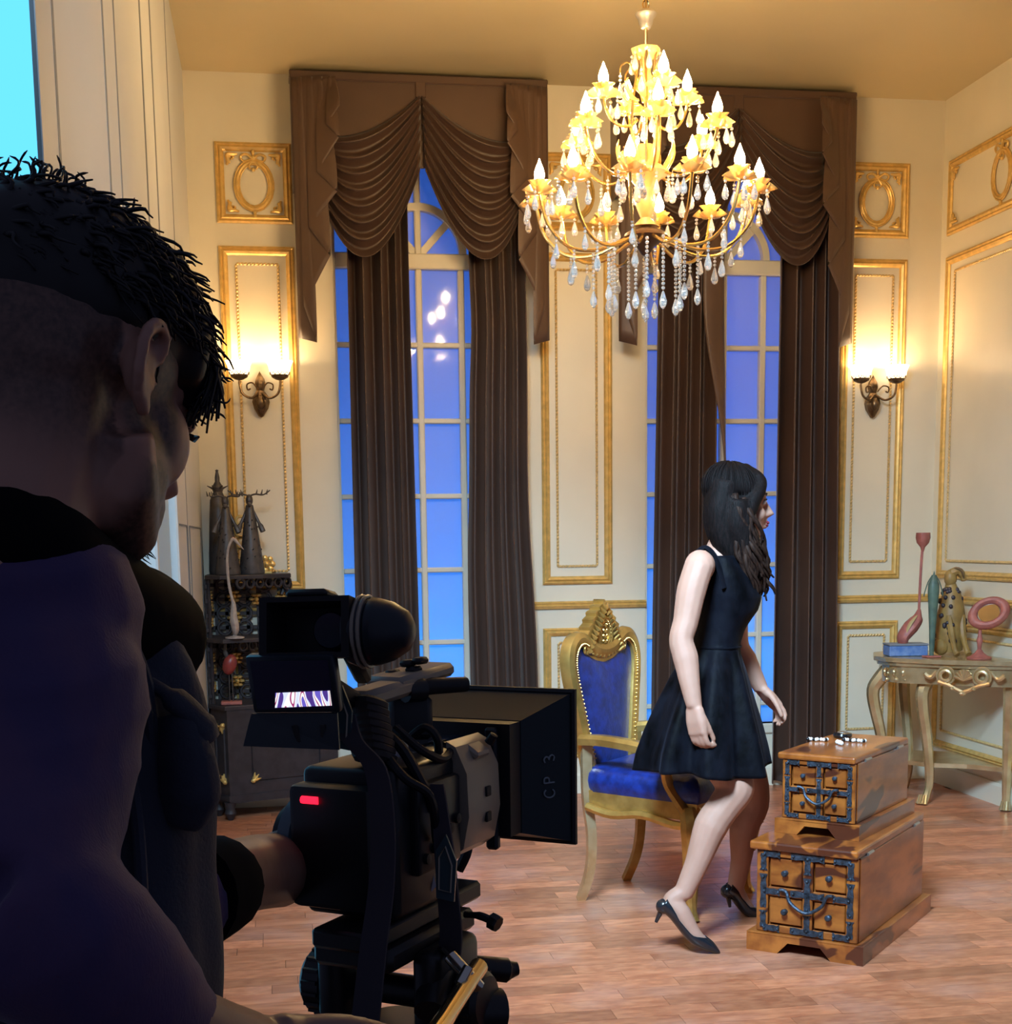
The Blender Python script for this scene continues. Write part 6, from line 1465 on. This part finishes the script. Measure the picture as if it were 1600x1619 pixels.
# collar and thick black neck warmer falling on the chest
mb = pk()
limb(mb, [PT(-80, 815, .90), PT(20, 872, .90), PT(110, 935, .95), PT(195, 985, 1.02), PT(240, 1010, 1.08)], [.055, .050, .046, .046, .048], 14)
limb(mb, [PT(150, 930, 1.04), PT(225, 950, 1.06), PT(245, 985, 1.08), PT(238, 1060, 1.09), PT(230, 1120, 1.09)], [.024, .028, .030, .032, .030], 14)
limb(mb, [PT(-80, 880, 1.0), PT(40, 960, 1.0), PT(130, 1020, 1.02), PT(190, 1080, 1.06)], [.07, .07, .06, .045], 14)
mb.ball(PT(290, 1050, 1.09), (.012, .012, .022), 10, 8)
organic(mb, 'neck_warmer', MT['knit'], pm_, .007, 4, .5, label='thick black fleece collar')
# vest over the shirt
mb = pk()
for px, py, t, a_, b_ in torso[1:]: mb.ball(PT(px+4, py+10, t+.005), (a_*.93, b_*1.06, .115), 18, 12, R=Rt)
limb(mb, [PT(150, 930, .97), PT(235, 1040, 1.02), PT(272, 1150, 1.04), PT(278, 1260, 1.05), PT(270, 1380, 1.05), PT(280, 1500, 1.06), PT(262, 1640, 1.06)], [.022, .028, .030, .032, .035, .036, .044], 14)
limb(mb, [PT(140, 1000, 1.0), PT(190, 1200, 1.02), PT(190, 1400, 1.03), PT(180, 1640, 1.04)], [.03, .055, .06, .075], 14)
vs_ = organic(mb, 'vest', MT['vest'], pm_, .008, 3, .5, label='dark canvas vest with pockets')
mb = pk()
limb(mb, [PT(280, 1130, .99), PT(292, 1200, .99), PT(296, 1250, .995), PT(286, 1300, 1.0)], [.012, .020, .022, .014], 12, flat=1.3); mb.build('chest_pocket', MT['vest'], vs_, ang=180)
mb = pk(); mb.tube(bez([PT(236, 1080, .99), PT(275, 1105, .985), PT(312, 1140, .99), PT(322, 1168, .995)], 4), [.008]*4+[.014]*5+[.018]*4, 10, flat=.6); mb.build('pocket_flap', MT['vest'], vs_, ang=180)
for pts in ([(60, 880, .885), (150, 950, .925), (215, 1060, .965), (238, 1180, .985), (236, 1330, .985)], [(90, 880, .90), (185, 980, .945), (232, 1080, .978), (246, 1200, .99)], [(190, 1150, .955), (215, 1280, .965), (225, 1420, .965), (228, 1600, .96)]):
    mb = pk(); mb.tube(bez([PT(*p) for p in pts], 6), .0045, 8); mb.build('seam_piping', MT['vest'], vs_)
# right hand on the pan handle, left forearm and hand on the camera
mb = pk()
limb(mb, [PT(240, 1620, .885), PT(320, 1652, .925), PT(390, 1668, .97)], [.036, .034, .031], 14)
hand(mb, PT(400, 1670, .975), PT(500, 1694, 1.06)-PT(400, 1670, .975), Vector((0, 0, 1)), VR*.5+VF*.3-Vector((0, 0, .6)), .75, .185, .085, 1.22)
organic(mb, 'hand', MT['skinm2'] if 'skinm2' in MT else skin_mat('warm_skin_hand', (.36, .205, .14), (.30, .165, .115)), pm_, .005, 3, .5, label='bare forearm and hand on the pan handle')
mb = pk()
limb(mb, [PT(200, 1490, 1.14), PT(255, 1440, 1.17), PT(300, 1412, 1.20)], [.060, .052, .046], 14)
organic(mb, 'sleeve', MT['plaid'], pm_, .007, 3, .5)
mb = pk()
limb(mb, [PT(335, 1395, 1.25), PT(375, 1386, 1.34), PT(412, 1378, 1.45), PT(440, 1376, 1.54)], [.037, .037, .040, .042], 14)
w0 = PT(430, 1376, 1.52); hand(mb, w0, VF*.9+VR*.35, Vector((0, 0, 1)), VR, .45, .17, .085, 1.2)
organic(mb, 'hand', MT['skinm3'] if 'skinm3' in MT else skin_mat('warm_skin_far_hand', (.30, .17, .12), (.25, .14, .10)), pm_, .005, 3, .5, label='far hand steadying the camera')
mb = pk(); wd = (PT(410, 1378, 1.36)-PT(345, 1385, 1.26)).normalized()
q = [PT(292, 1418, 1.19), PT(318, 1408, 1.22), PT(340, 1400, 1.255), PT(346, 1398, 1.265)]
mb.tube(q, [.050, .048, .046, .043], 18); mb.build('wrist_support', MT['knit'], pm_)
mb = pk(); c = PT(364, 1350, 1.262); mb.box(c, (.020, .016, .010), bev=.002); mb.box(PT(352, 1358, 1.25), (.018, .014, .008), bev=.002); mb.build('watch_clasp', MT['steel'], pm_)
# trousers below the frame, so that he stands on the floor
mb = pk(); hipc = PT(-70, 1650, 1.09)
for s_ in (-1, 1):
    h0 = hipc+Fs*s_*.09; g = Vector((h0.x+Fs.x*s_*.05, h0.y+Fs.y*s_*.05, .0))
    limb(mb, [h0, h0.lerp(g, .5)+Ff*.01, g+Vector((0, 0, .09)), g+Vector((0, 0, .06))], [.10, .07, .055, .055], 14)
    limb(mb, [g-Ff*.05+Vector((0, 0, .035)), g+Ff*.06+Vector((0, 0, .035)), g+Ff*.17+Vector((0, 0, .028))], [.036, .038, .026], 12)
mb.ball(hipc-Vector((0, 0, .05)), (.17, .12, .12), 16, 12, R=Rt)
organic(mb, 'trousers', mat('black_denim', (.012, .013, .018), .8), pm_, .012, 3, .5)
